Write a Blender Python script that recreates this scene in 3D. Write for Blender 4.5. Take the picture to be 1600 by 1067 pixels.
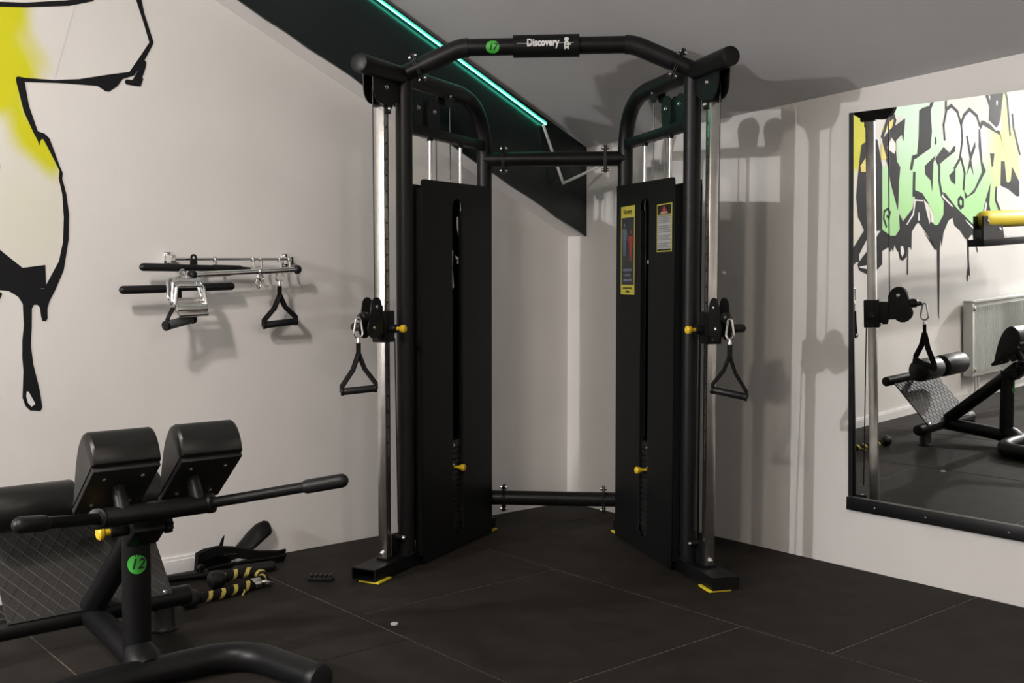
import bpy, bmesh, math, random
from mathutils import Vector, Matrix, Euler
from mathutils.geometry import tessellate_polygon
random.seed(7)
for o in list(bpy.data.objects): bpy.data.objects.remove(o, do_unlink=True)
SC = bpy.context.scene
COL = SC.collection

# ---------------------------------------------------------------- camera
cam_d = bpy.data.cameras.new('camera'); cam = bpy.data.objects.new('camera', cam_d); COL.objects.link(cam)
cam_d.sensor_width = 36.0; cam_d.lens = 1690.0 / 1600.0 * 36.0; cam_d.clip_start = 0.05
YAW = math.radians(50.0); PIT = math.atan(98.0 / 1690.0)
_R = Vector((math.sin(YAW), -math.cos(YAW), 0)); _F = Vector((math.cos(YAW) * math.cos(PIT), math.sin(YAW) * math.cos(PIT), -math.sin(PIT)))
_U = _R.cross(_F)
cam.matrix_world = Matrix(((_R.x, _U.x, -_F.x, -4.100), (_R.y, _U.y, -_F.y, -4.405), (_R.z, _U.z, -_F.z, 1.25), (0, 0, 0, 1)))
SC.camera = cam

# ---------------------------------------------------------------- world, lamps, exposure
wd = bpy.data.worlds.new('world'); SC.world = wd; wd.use_nodes = True
wd.node_tree.nodes['Background'].inputs[0].default_value = (0.5, 0.5, 0.5, 1); wd.node_tree.nodes['Background'].inputs[1].default_value = 0.02
SC.view_settings.view_transform = 'Standard'; SC.view_settings.look = 'None'
SC.view_settings.exposure = 0.06; SC.view_settings.gamma = 1.0; SC.view_settings.use_curve_mapping = False

def area_lamp(name, loc, target, size, power, color):
    l = bpy.data.lights.new(name, 'AREA'); l.shape = 'DISK'; l.size = size; l.energy = power; l.color = color
    o = bpy.data.objects.new(name, l); COL.objects.link(o); o.location = loc
    o.rotation_euler = (Vector(target) - Vector(loc)).to_track_quat('-Z', 'Y').to_euler()
    return o
def point_lamp(name, loc, r, power, color):
    l = bpy.data.lights.new(name, 'POINT'); l.shadow_soft_size = r; l.energy = power; l.color = color
    o = bpy.data.objects.new(name, l); COL.objects.link(o); o.location = loc
    return o
def spot_lamp(name, loc, target, r, power, deg, color):
    l = bpy.data.lights.new(name, 'SPOT'); l.shadow_soft_size = r; l.energy = power; l.color = color; l.spot_size = math.radians(deg); l.spot_blend = 1.0
    o = bpy.data.objects.new(name, l); COL.objects.link(o); o.location = loc
    o.rotation_euler = (Vector(target) - Vector(loc)).to_track_quat('-Z', 'Y').to_euler()
    return o
point_lamp('ceiling_lamp_far_end', (-7.8, -1.0, 2.68), 0.06, 560, (1.0, 0.975, 0.965))
point_lamp('ceiling_lamp_mid_room', (-4.9, -3.1, 2.92), 0.10, 105, (1.0, 0.89, 0.76))
spot_lamp('fill_spot_on_mural_wall', (-4.4, -2.4, 2.9), (-3.1, 0, 1.0), 0.10, 195, 92, (1.0, 0.93, 0.88))  # added unseen fill: brightens the mural wall, cone keeps off the right wall
point_lamp('ceiling_lamp_rear', (-3.2, -6.0, 2.85), 0.15, 50, (1.0, 0.89, 0.76))

# ---------------------------------------------------------------- materials
def nodes(m): return m.node_tree.nodes, m.node_tree.links
def mat(name, col, rough=0.5, metal=0.0, spec=0.5, noise=0.0, nscale=30.0, bump=0.0, bscale=300.0, coat=0.0, emit=None, estr=0.0):
    m = bpy.data.materials.new(name); m.use_nodes = True
    N, L = nodes(m); b = N['Principled BSDF']
    b.inputs['Base Color'].default_value = (*col, 1); b.inputs['Roughness'].default_value = rough
    b.inputs['Metallic'].default_value = metal; b.inputs['Specular IOR Level'].default_value = spec
    b.inputs['Coat Weight'].default_value = coat
    if emit: b.inputs['Emission Color'].default_value = (*emit, 1); b.inputs['Emission Strength'].default_value = estr
    if noise > 0 or bump > 0: tc = N.new('ShaderNodeTexCoord')
    if noise > 0:
        n = N.new('ShaderNodeTexNoise'); n.inputs['Scale'].default_value = nscale; n.inputs['Detail'].default_value = 6
        L.new(tc.outputs['Object'], n.inputs['Vector'])
        r = N.new('ShaderNodeValToRGB')
        r.color_ramp.elements[0].position = 0.3; r.color_ramp.elements[1].position = 0.7
        r.color_ramp.elements[0].color = (*[c * (1 - noise) for c in col], 1)
        r.color_ramp.elements[1].color = (*[min(1, c * (1 + noise)) for c in col], 1)
        L.new(n.outputs['Fac'], r.inputs[0]); L.new(r.outputs[0], b.inputs['Base Color'])
    if bump > 0:
        n2 = N.new('ShaderNodeTexNoise'); n2.inputs['Scale'].default_value = bscale; n2.inputs['Detail'].default_value = 4
        L.new(tc.outputs['Object'], n2.inputs['Vector'])
        bp = N.new('ShaderNodeBump'); bp.inputs['Strength'].default_value = bump; bp.inputs['Distance'].default_value = 0.002
        L.new(n2.outputs['Fac'], bp.inputs['Height']); L.new(bp.outputs[0], b.inputs['Normal'])
    return m
M = {}
M['wall'] = mat('wall_paint', (0.70, 0.68, 0.662), 0.75, noise=0.03, nscale=2.5, bump=0.12, bscale=60)
M['ceil'] = mat('ceiling_paint', (0.54, 0.54, 0.545), 0.85, noise=0.03, nscale=3, bump=0.15, bscale=40)
M['beam_dark'] = mat('beam_dark_paint', (0.006, 0.012, 0.011), 0.26, noise=0.15, nscale=8)
M['rubber'] = mat('floor_rubber', (0.021, 0.0175, 0.0145), 0.72, spec=0.16, noise=0.3, nscale=7, bump=0.5, bscale=700)
M['joint'] = mat('floor_joint', (0.20, 0.18, 0.155), 0.9, noise=0.7, nscale=30)
M['black'] = mat('black_powder_coat', (0.006, 0.006, 0.0065), 0.40, spec=0.25, bump=0.08, bscale=900)
M['blackflat'] = mat('black_sheet_steel', (0.0055, 0.006, 0.0062), 0.5, spec=0.2)
M['plate'] = mat('black_weight_plate', (0.012, 0.012, 0.012), 0.45)
M['pulley'] = mat('black_nylon', (0.008, 0.008, 0.008), 0.3, spec=0.4)
M['chrome'] = mat('chrome', (0.80, 0.80, 0.80), 0.13, metal=1.0)
M['rail'] = mat('brushed_steel', (0.68, 0.66, 0.63), 0.26, metal=1.0, noise=0.12, nscale=14)
M['bolt'] = mat('zinc_bolt', (0.75, 0.74, 0.72), 0.25, metal=1.0)
M['grip'] = mat('rubber_grip', (0.008, 0.008, 0.009), 0.44, spec=0.32)
M['greygrip'] = mat('grey_grip', (0.055, 0.06, 0.065), 0.5)
M['web'] = mat('webbing', (0.007, 0.0065, 0.0065), 0.8, spec=0.15, bump=0.4, bscale=1500)
M['leather'] = mat('black_vinyl', (0.010, 0.0095, 0.009), 0.34, spec=0.4, bump=0.12, bscale=500)
M['board'] = mat('pad_backing_board', (0.008, 0.008, 0.008), 0.55)
M['yellow'] = mat('yellow_plastic', (0.78, 0.52, 0.02), 0.35)
M['yellowrubber'] = mat('yellow_rubber', (0.70, 0.55, 0.03), 0.5)
M['ropeyellow'] = mat('rope_yellow', (0.44, 0.35, 0.08), 0.8)
M['cable'] = mat('black_cable', (0.010, 0.010, 0.010), 0.35)
M['white'] = mat('white_plastic', (0.72, 0.72, 0.72), 0.4)
M['label'] = mat('white_print', (0.70, 0.70, 0.70), 0.5)
M['greensticker'] = mat('green_sticker', (0.055, 0.42, 0.05), 0.45)
M['ink'] = mat('black_ink', (0.008, 0.008, 0.008), 0.5)
M['stickyellow'] = mat('sticker_yellow', (0.52, 0.46, 0.06), 0.4)
M['stickdark'] = mat('sticker_dark', (0.022, 0.026, 0.034), 0.4)
M['stickred'] = mat('sticker_red', (0.30, 0.035, 0.035), 0.45)
M['stickgrey'] = mat('sticker_grey_text', (0.19, 0.19, 0.20), 0.5)
M['stickblue'] = mat('sticker_blue_grey', (0.11, 0.14, 0.19), 0.5)
M['stickwhite'] = mat('sticker_white', (0.40, 0.40, 0.40), 0.5)
M['tread'] = mat('black_tread_rubber', (0.017, 0.016, 0.015), 0.6)
M['treadline'] = mat('tread_ridge', (0.050, 0.047, 0.043), 0.5)
M['steelplate'] = mat('dull_steel_sheet', (0.30, 0.30, 0.30), 0.45, metal=0.8)
M['mirror'] = mat('mirror_glass', (0.90, 0.915, 0.905), 0.0, metal=1.0)
M['frame'] = mat('mirror_frame_black', (0.007, 0.007, 0.008), 0.35)
M['paintblack'] = mat('mural_black_paint', (0.007, 0.007, 0.0085), 0.7, spec=0.2)
M['paintwhite'] = mat('mural_white_paint', (0.74, 0.73, 0.72), 0.7)
M['paintyellow'] = mat('mural_yellow_paint', (0.72, 0.62, 0.13), 0.7)
M['radiator'] = mat('radiator_enamel', (0.62, 0.64, 0.62), 0.35)
M['led'] = mat('led_green', (0.1, 0.9, 0.7), 0.4, emit=(0.10, 1.0, 0.66), estr=8.5)
M['paper'] = mat('paper_scrap', (0.6, 0.6, 0.58), 0.8)
def attr_mat(name, base):
    m = bpy.data.materials.new(name); m.use_nodes = True
    N, L = nodes(m); b = N['Principled BSDF']; b.inputs['Roughness'].default_value = 0.72
    a = N.new('ShaderNodeAttribute'); a.attribute_name = 'pigment'
    L.new(a.outputs['Color'], b.inputs['Base Color'])
    return m
M['pigment'] = attr_mat('mural_spray_pigment', None)

# ---------------------------------------------------------------- mesh helpers (world coordinates in, one mesh object out)
def frame_of(d):
    d = Vector(d).normalized()
    a = Vector((0, 0, 1)) if abs(d.z) < 0.9 else Vector((1, 0, 0))
    x = d.cross(a).normalized(); y = d.cross(x).normalized()
    return x, y, d
class MB:
    def __init__(s): s.bm = bmesh.new()
    def hexa(s, P, mi=0):          # 8 points: bottom loop then top loop
        v = [s.bm.verts.new(p) for p in P]
        for f in ((3, 2, 1, 0), (4, 5, 6, 7), (0, 1, 5, 4), (1, 2, 6, 5), (2, 3, 7, 6), (3, 0, 4, 7)):
            s.bm.faces.new([v[i] for i in f]).material_index = mi
        return s
    def obox(s, c, ax, ay, az, hx, hy, hz, bev=0.0, seg=2):
        c = Vector(c); ax = Vector(ax).normalized(); ay = Vector(ay).normalized(); az = Vector(az).normalized()
        v = []; 
        for sz in (-1, 1):
            for sx, sy in ((-1, -1), (1, -1), (1, 1), (-1, 1)):
                v.append(s.bm.verts.new(c + ax * hx * sx + ay * hy * sy + az * hz * sz))
        fs = []
        for f in ((3, 2, 1, 0), (4, 5, 6, 7), (0, 1, 5, 4), (1, 2, 6, 5), (2, 3, 7, 6), (3, 0, 4, 7)): fs.append(s.bm.faces.new([v[i] for i in f]))
        if bev > 0:
            es = list({e for f in fs for e in f.edges})
            bmesh.ops.bevel(s.bm, geom=es, offset=bev, segments=seg, profile=0.5, affect='EDGES')
        return s
    def box(s, lo, hi, bev=0.0, seg=2):
        c = [(a + b) / 2 for a, b in zip(lo, hi)]; h = [abs(b - a) / 2 for a, b in zip(lo, hi)]
        return s.obox(c, (1, 0, 0), (0, 1, 0), (0, 0, 1), *h, bev, seg)
    def tube(s, pts, r, seg=16, cap=True, closed=False, mfun=None, flat=None):
        pts = [Vector(p) for p in pts]; n = len(pts)
        rr = r if isinstance(r, (list, tuple)) else [r] * n
        T = []
        for i in range(n):
            if closed: d = pts[(i + 1) % n] - pts[i - 1]
            else: d = pts[min(i + 1, n - 1)] - pts[max(i - 1, 0)]
            T.append(d.normalized())
        x, y, _ = frame_of(T[0]); rings = []
        if flat is not None:
            x = Vector(flat) - T[0] * Vector(flat).dot(T[0]); x.normalize()
        for i in range(n):
            x = (x - T[i] * x.dot(T[i])).normalized(); y = T[i].cross(x)
            rings.append([s.bm.verts.new(pts[i] + (x * math.cos(2 * math.pi * k / seg) + y * math.sin(2 * math.pi * k / seg)) * rr[i]) for k in range(seg)])
        for i in range(n if closed else n - 1):
            a, b = rings[i], rings[(i + 1) % n]
            for k in range(seg):
                f = s.bm.faces.new((a[k], a[(k + 1) % seg], b[(k + 1) % seg], b[k]))
                if mfun: f.material_index = mfun(i, k)
        if cap and not closed:
            s.bm.faces.new(rings[0][::-1]); s.bm.faces.new(rings[-1])
        return s
    def cyl(s, a, b, r, seg=20, ch=0.0):
        a = Vector(a); b = Vector(b)
        if ch > 0:
            d = (b - a).normalized() * ch
            return s.tube([a, a + d * 0.3, a + d, b - d, b - d * 0.3, b], [r - ch, r - ch * 0.3, r, r, r - ch * 0.3, r - ch], seg)
        return s.tube([a, b], r, seg)
    def rod(s, a, b, r, seg=16):      # hemispherical ends
        a = Vector(a); b = Vector(b); d = (b - a).normalized(); P = []; R = []
        for i in range(5):
            t = i / 4 * math.pi / 2; P.append(a + d * r * (1 - math.cos(t))); R.append(max(r * math.sin(t), r * 0.05))
        for i in range(4, -1, -1):
            t = i / 4 * math.pi / 2; P.append(b - d * r * (1 - math.cos(t))); R.append(max(r * math.sin(t), r * 0.05))
        return s.tube(P, R, seg)
    def ball(s, c, r, seg=16):
        res = bmesh.ops.create_uvsphere(s.bm, u_segments=seg, v_segments=max(8, seg // 2), radius=r)
        bmesh.ops.translate(s.bm, verts=res['verts'], vec=Vector(c)); return s
    def lathe(s, c, d, prof, seg=24):   # prof: (along, radius)
        c = Vector(c); d = Vector(d).normalized()
        return s.tube([c + d * a for a, _ in prof], [max(r, 1e-4) for _, r in prof], seg)
    def ring(s, c, nrm, R, r, seg=24, rs=10):
        x, y, _ = frame_of(nrm)
        return s.tube([Vector(c) + (x * math.cos(2 * math.pi * k / seg) + y * math.sin(2 * math.pi * k / seg)) * R for k in range(seg)], r, rs, closed=True)
    def prism(s, pts, off, mi=0):       # planar polygon extruded by a vector
        off = Vector(off); a = [s.bm.verts.new(Vector(p)) for p in pts]; b = [s.bm.verts.new(Vector(p) + off) for p in pts]
        s.bm.faces.new(a[::-1]); s.bm.faces.new(b); n = len(a)
        for i in range(n): s.bm.faces.new((a[i], a[(i + 1) % n], b[(i + 1) % n], b[i]))
        return s
    def ribbon(s, pts, side, w, t):     # flat strap along pts: half width w along side, thickness t
        pts = [Vector(p) for p in pts]; n = len(pts); rows = []
        sd = side if isinstance(side, list) else [side] * n
        for i in range(n):
            T = (pts[min(i + 1, n - 1)] - pts[max(i - 1, 0)]).normalized(); u_ = Vector(sd[i]); u_ = (u_ - T * u_.dot(T)).normalized(); nn = T.cross(u_)
            rows.append([s.bm.verts.new(pts[i] + u_ * w * a + nn * t * b) for a, b in ((-1, -.5), (1, -.5), (1, .5), (-1, .5))])
        for i in range(n - 1):
            for k in range(4): s.bm.faces.new((rows[i][k], rows[i][(k + 1) % 4], rows[i + 1][(k + 1) % 4], rows[i + 1][k]))
        s.bm.faces.new(rows[0][::-1]); s.bm.faces.new(rows[-1]); return s
    def done(s, name, m, parent=None, smooth=True, kind=None, label=None, cat=None, group=None, ang=35, origin=None):
        bmesh.ops.recalc_face_normals(s.bm, faces=s.bm.faces[:])
        me = bpy.data.meshes.new(name)
        org = Vector(origin) if origin is not None else (root_of(parent) if parent else Vector((0, 0, 0)))
        if parent is None and origin is None:
            xs = [v.co for v in s.bm.verts]
            org = Vector((sum(v.x for v in xs) / len(xs), sum(v.y for v in xs) / len(xs), min(v.z for v in xs)))
        if org.length > 0: bmesh.ops.translate(s.bm, verts=s.bm.verts[:], vec=-org)
        s.bm.to_mesh(me); s.bm.free()
        for q in (m if isinstance(m, (list, tuple)) else [m]): me.materials.append(M[q])
        if smooth:
            me.polygons.foreach_set('use_smooth', [True] * len(me.polygons)); me.set_sharp_from_angle(angle=math.radians(ang))
        o = bpy.data.objects.new(name, me); COL.objects.link(o)
        if parent: o.parent = parent; ROOT[o.name] = root_of(parent)
        else: o.location = org; ROOT[o.name] = org
        tag(o, label, cat, group, kind); return o
ROOT = {}
def root_of(o): return ROOT[o.name]
def tag(o, label=None, cat=None, group=None, kind=None):
    if label: o['label'] = label
    if cat: o['category'] = cat
    if group: o['group'] = group
    if kind: o['kind'] = kind
    return o
def thing(name, loc, label, cat, group=None):
    o = bpy.data.objects.new(name, None); COL.objects.link(o); o.location = loc; o.empty_display_size = 0.1
    ROOT[o.name] = Vector(loc); return tag(o, label, cat, group)
def fillet(pts, rad, n=8):
    pts = [Vector(p) for p in pts]; out = [pts[0]]
    for i in range(1, len(pts) - 1):
        a, b, c = pts[i - 1], pts[i], pts[i + 1]
        r = rad[i - 1] if isinstance(rad, (list, tuple)) else rad
        d1 = (a - b).normalized(); d2 = (c - b).normalized(); ang = d1.angle(d2)
        t = min(r / math.tan(ang / 2), (a - b).length * 0.49, (c - b).length * 0.49)
        p0 = b + d1 * t; p2 = b + d2 * t
        for k in range(n + 1):
            q = k / n; out.append(p0 * (1 - q) ** 2 + b * 2 * q * (1 - q) + p2 * q * q)
    out.append(pts[-1]); return out
def sheet(name, outer, holes, fn, th, m, parent, **kw):
    """flat plate with holes: 2-D outlines -> mesh; fn(a, b, d) maps plate coordinates to world"""
    cu = bpy.data.curves.new(name, 'CURVE'); cu.dimensions = '2D'; cu.fill_mode = 'BOTH'; cu.extrude = th / 2
    for loop in [outer] + holes:
        sp = cu.splines.new('POLY'); sp.points.add(len(loop) - 1); sp.use_cyclic_u = True
        for i, (a, b) in enumerate(loop): sp.points[i].co = (a, b, 0, 1)
    tmp = bpy.data.objects.new('tmp', cu); COL.objects.link(tmp)
    me = bpy.data.meshes.new_from_object(tmp.evaluated_get(bpy.context.evaluated_depsgraph_get()))
    b = MB(); b.bm.from_mesh(me); bpy.data.objects.remove(tmp); bpy.data.curves.remove(cu); bpy.data.meshes.remove(me)
    bmesh.ops.remove_doubles(b.bm, verts=b.bm.verts[:], dist=1e-5)
    for v in b.bm.verts: v.co = fn(*v.co)
    return b.done(name, m, parent, smooth=False, **kw)
def text(name, body, size, fn, m, parent, th=0.0006, bold=0.0, shear=0.0, sx=1.0, cut=0.0):
    """printed lettering: fn(a, b, d) maps text plane to world"""
    cu = bpy.data.curves.new(name, 'FONT'); cu.body = body; cu.size = size; cu.align_x = 'CENTER'; cu.align_y = 'CENTER'
    cu.offset = bold; cu.shear = shear; cu.extrude = th / 2; cu.resolution_u = 3
    tmp = bpy.data.objects.new('tmp', cu); COL.objects.link(tmp)
    me = bpy.data.meshes.new_from_object(tmp.evaluated_get(bpy.context.evaluated_depsgraph_get()))
    b = MB(); b.bm.from_mesh(me); bpy.data.objects.remove(tmp); bpy.data.curves.remove(cu); bpy.data.meshes.remove(me)
    if cut > 0:
        for ax in ((1, 0, 0), (0, 1, 0)):
            q = -size * 4
            while q < size * 4:
                bmesh.ops.bisect_plane(b.bm, geom=b.bm.verts[:] + b.bm.edges[:] + b.bm.faces[:], plane_co=Vector(ax) * q, plane_no=ax); q += cut
    for v in b.bm.verts: v.co = fn(v.co.x * sx, v.co.y, v.co.z)
    return b.done(name, m, parent, smooth=False)
def arc(c, r, a0, a1, n=8): return [(c[0] + r * math.cos(math.radians(a0 + (a1 - a0) * i / n)), c[1] + r * math.sin(math.radians(a0 + (a1 - a0) * i / n))) for i in range(n + 1)]
def rrect(x0, y0, x1, y1, r, n=5): return arc((x1 - r, y1 - r), r, 0, 90, n) + arc((x0 + r, y1 - r), r, 90, 180, n) + arc((x0 + r, y0 + r), r, 180, 270, n) + arc((x1 - r, y0 + r), r, 270, 360, n)

# ================================================================ THE ROOM
XW, YW, ZT = -9.4, -8.2, 3.05        # far walls, flat part of the ceiling
def ceil_z(x, y): return min(1.955 - 0.437 * x + 0.058 * (-y - 0.13), ZT + 0.0)
b = MB(); b.box((XW - .2, YW - .2, -.12), (.2, .2, -.0022))
floor = b.done('floor', 'joint', None, smooth=False, kind='structure', origin=(0, 0, 0))
tag(floor, 'dark rubber tile floor of the gym corner')
G = 0.0022
full = None
def tile(x0, x1, y0, y1):
    global full
    isfull = abs(x1 - x0 - 1) < 1e-6 and abs(y1 - y0 - 1) < 1e-6
    if isfull and full is not None:
        o = bpy.data.objects.new('rubber_tile', full.data); COL.objects.link(o); o.parent = floor; o.location = (x0, y0, random.uniform(-.0006, .0006)); return
    t = MB(); t.box((G, G, -.0021), (x1 - x0 - G, y1 - y0 - G, 0), 0.0012, 1)
    bmesh.ops.recalc_face_normals(t.bm, faces=t.bm.faces[:]); me = bpy.data.meshes.new('rubber_tile'); t.bm.to_mesh(me); t.bm.free(); me.materials.append(M['rubber'])
    o = bpy.data.objects.new('rubber_tile', me); COL.objects.link(o); o.parent = floor; o.location = (x0, y0, random.uniform(-.0006, .0006))
    if isfull: full = o
for i in range(10):
    x0, x1 = -i - 1.0, -float(i)
    x0 = max(x0, XW)
    off = [0.37, 0.0, 0.34, 0.0, 0.35][i % 5]
    y = 0.0
    while y > YW:
        yn = -off if (y == 0 and off > 0) else y - 1.0
        yn = max(yn, YW); tile(x0, x1, yn, y); y = yn

def poly_wall(name, pts, off, m, **kw):
    b = MB(); b.prism(pts, off); return b.done(name, m, None, smooth=False, kind='structure', origin=(0, 0, 0), **kw)
ZC = 3.6
wl = poly_wall('wall_left', [(XW, 0, 0), (.15, 0, 0), (.15, 0, ZC), (XW, 0, ZC)], (0, .15, 0), 'wall')
wr = poly_wall('wall_right', [(0, .0, 0), (0, YW, 0), (0, YW, ZC), (0, .0, ZC)], (.15, 0, 0), 'wall')
wb = poly_wall('wall_back', [(XW - .15, YW, 0), (.15, YW, 0), (.15, YW, ZC), (XW - .15, YW, ZC)], (0, -.15, 0), 'wall')
wf = poly_wall('wall_far', [(XW, YW, 0), (XW, .15, 0), (XW, .15, ZC), (XW, YW, ZC)], (-.15, 0, 0), 'wall')
# sloping ceiling that rises away from the right wall, then runs flat
b = MB(); xk = lambda y: (1.955 + 0.058 * (-y - .13) - ZT) / 0.437
y0, y1 = 0.1, YW - .1
b.hexa([(.1, y1, 1.955 + .058 * (-y1 - .13) - .0437), (.1, y0, 1.955 + .058 * (-y0 - .13) - .0437), (xk(y0), y0, ZT), (xk(y1), y1, ZT),
        (.1, y1, 3.5), (.1, y0, 3.5), (xk(y0), y0, 3.5), (xk(y1), y1, 3.5)])
b.hexa([(xk(y1), y1, ZT), (xk(y0), y0, ZT), (XW - .1, y0, ZT), (XW - .1, y1, ZT), (xk(y1), y1, 3.5), (xk(y0), y0, 3.5), (XW - .1, y0, 3.5), (XW - .1, y1, 3.5)])
ceiling = b.done('ceiling', 'ceil', None, smooth=False, kind='structure', origin=(0, 0, 0))
# boxed beam under the slope along the left wall: white underside, dark painted front board
bl = lambda x: 1.478 - 0.463 * x
bu = lambda x: 1.952 - 0.437 * x
XB = -2.95
b = MB(); b.hexa([(0, -.138, bl(0) + .004), (0, 0, bl(0) + .004), (0, 0, bu(0) + .03), (0, -.138, bu(0) + .03),
                  (XB, -.138, bl(XB) + .004), (XB, 0, bl(XB) + .004), (XB, 0, bu(XB) + .03), (XB, -.138, bu(XB) + .03)])
beam = b.done('trim_1', 'wall', None, smooth=False, kind='structure', origin=(0, 0, 0))
b = MB(); n = 28; top = []; bot = []
for i in range(n + 1):
    x = -.002 + (XB + .002) * i / n
    wob = 0.0035 * math.sin(i * 2.3) + 0.002 * math.sin(i * 5.1)
    top.append((x, -.138, bu(x) + .02)); bot.append((x, -.138, bl(x) + wob))
for i in range(n):
    b.hexa([(bot[i][0], -.150, bot[i][2]), (bot[i][0], -.1375, bot[i][2]), (top[i][0], -.1375, top[i][2]), (top[i][0], -.150, top[i][2]),
            (bot[i + 1][0], -.150, bot[i + 1][2]), (bot[i + 1][0], -.1375, bot[i + 1][2]), (top[i + 1][0], -.1375, top[i + 1][2]), (top[i + 1][0], -.150, top[i + 1][2])])
bmesh.ops.remove_doubles(b.bm, verts=b.bm.verts[:], dist=1e-5)
fac = b.done('dark_fascia_board', 'beam_dark', beam, smooth=False)
# skirting on the mural side
b = MB(); b.box((XW, -.016, 0), (-2.12, .0, .055)); b.box((XW, -.011, .055), (-2.12, .0, .068)); b.done('baseboard_left', 'paintwhite', None, smooth=False, kind='structure', origin=(0, 0, 0))

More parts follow.
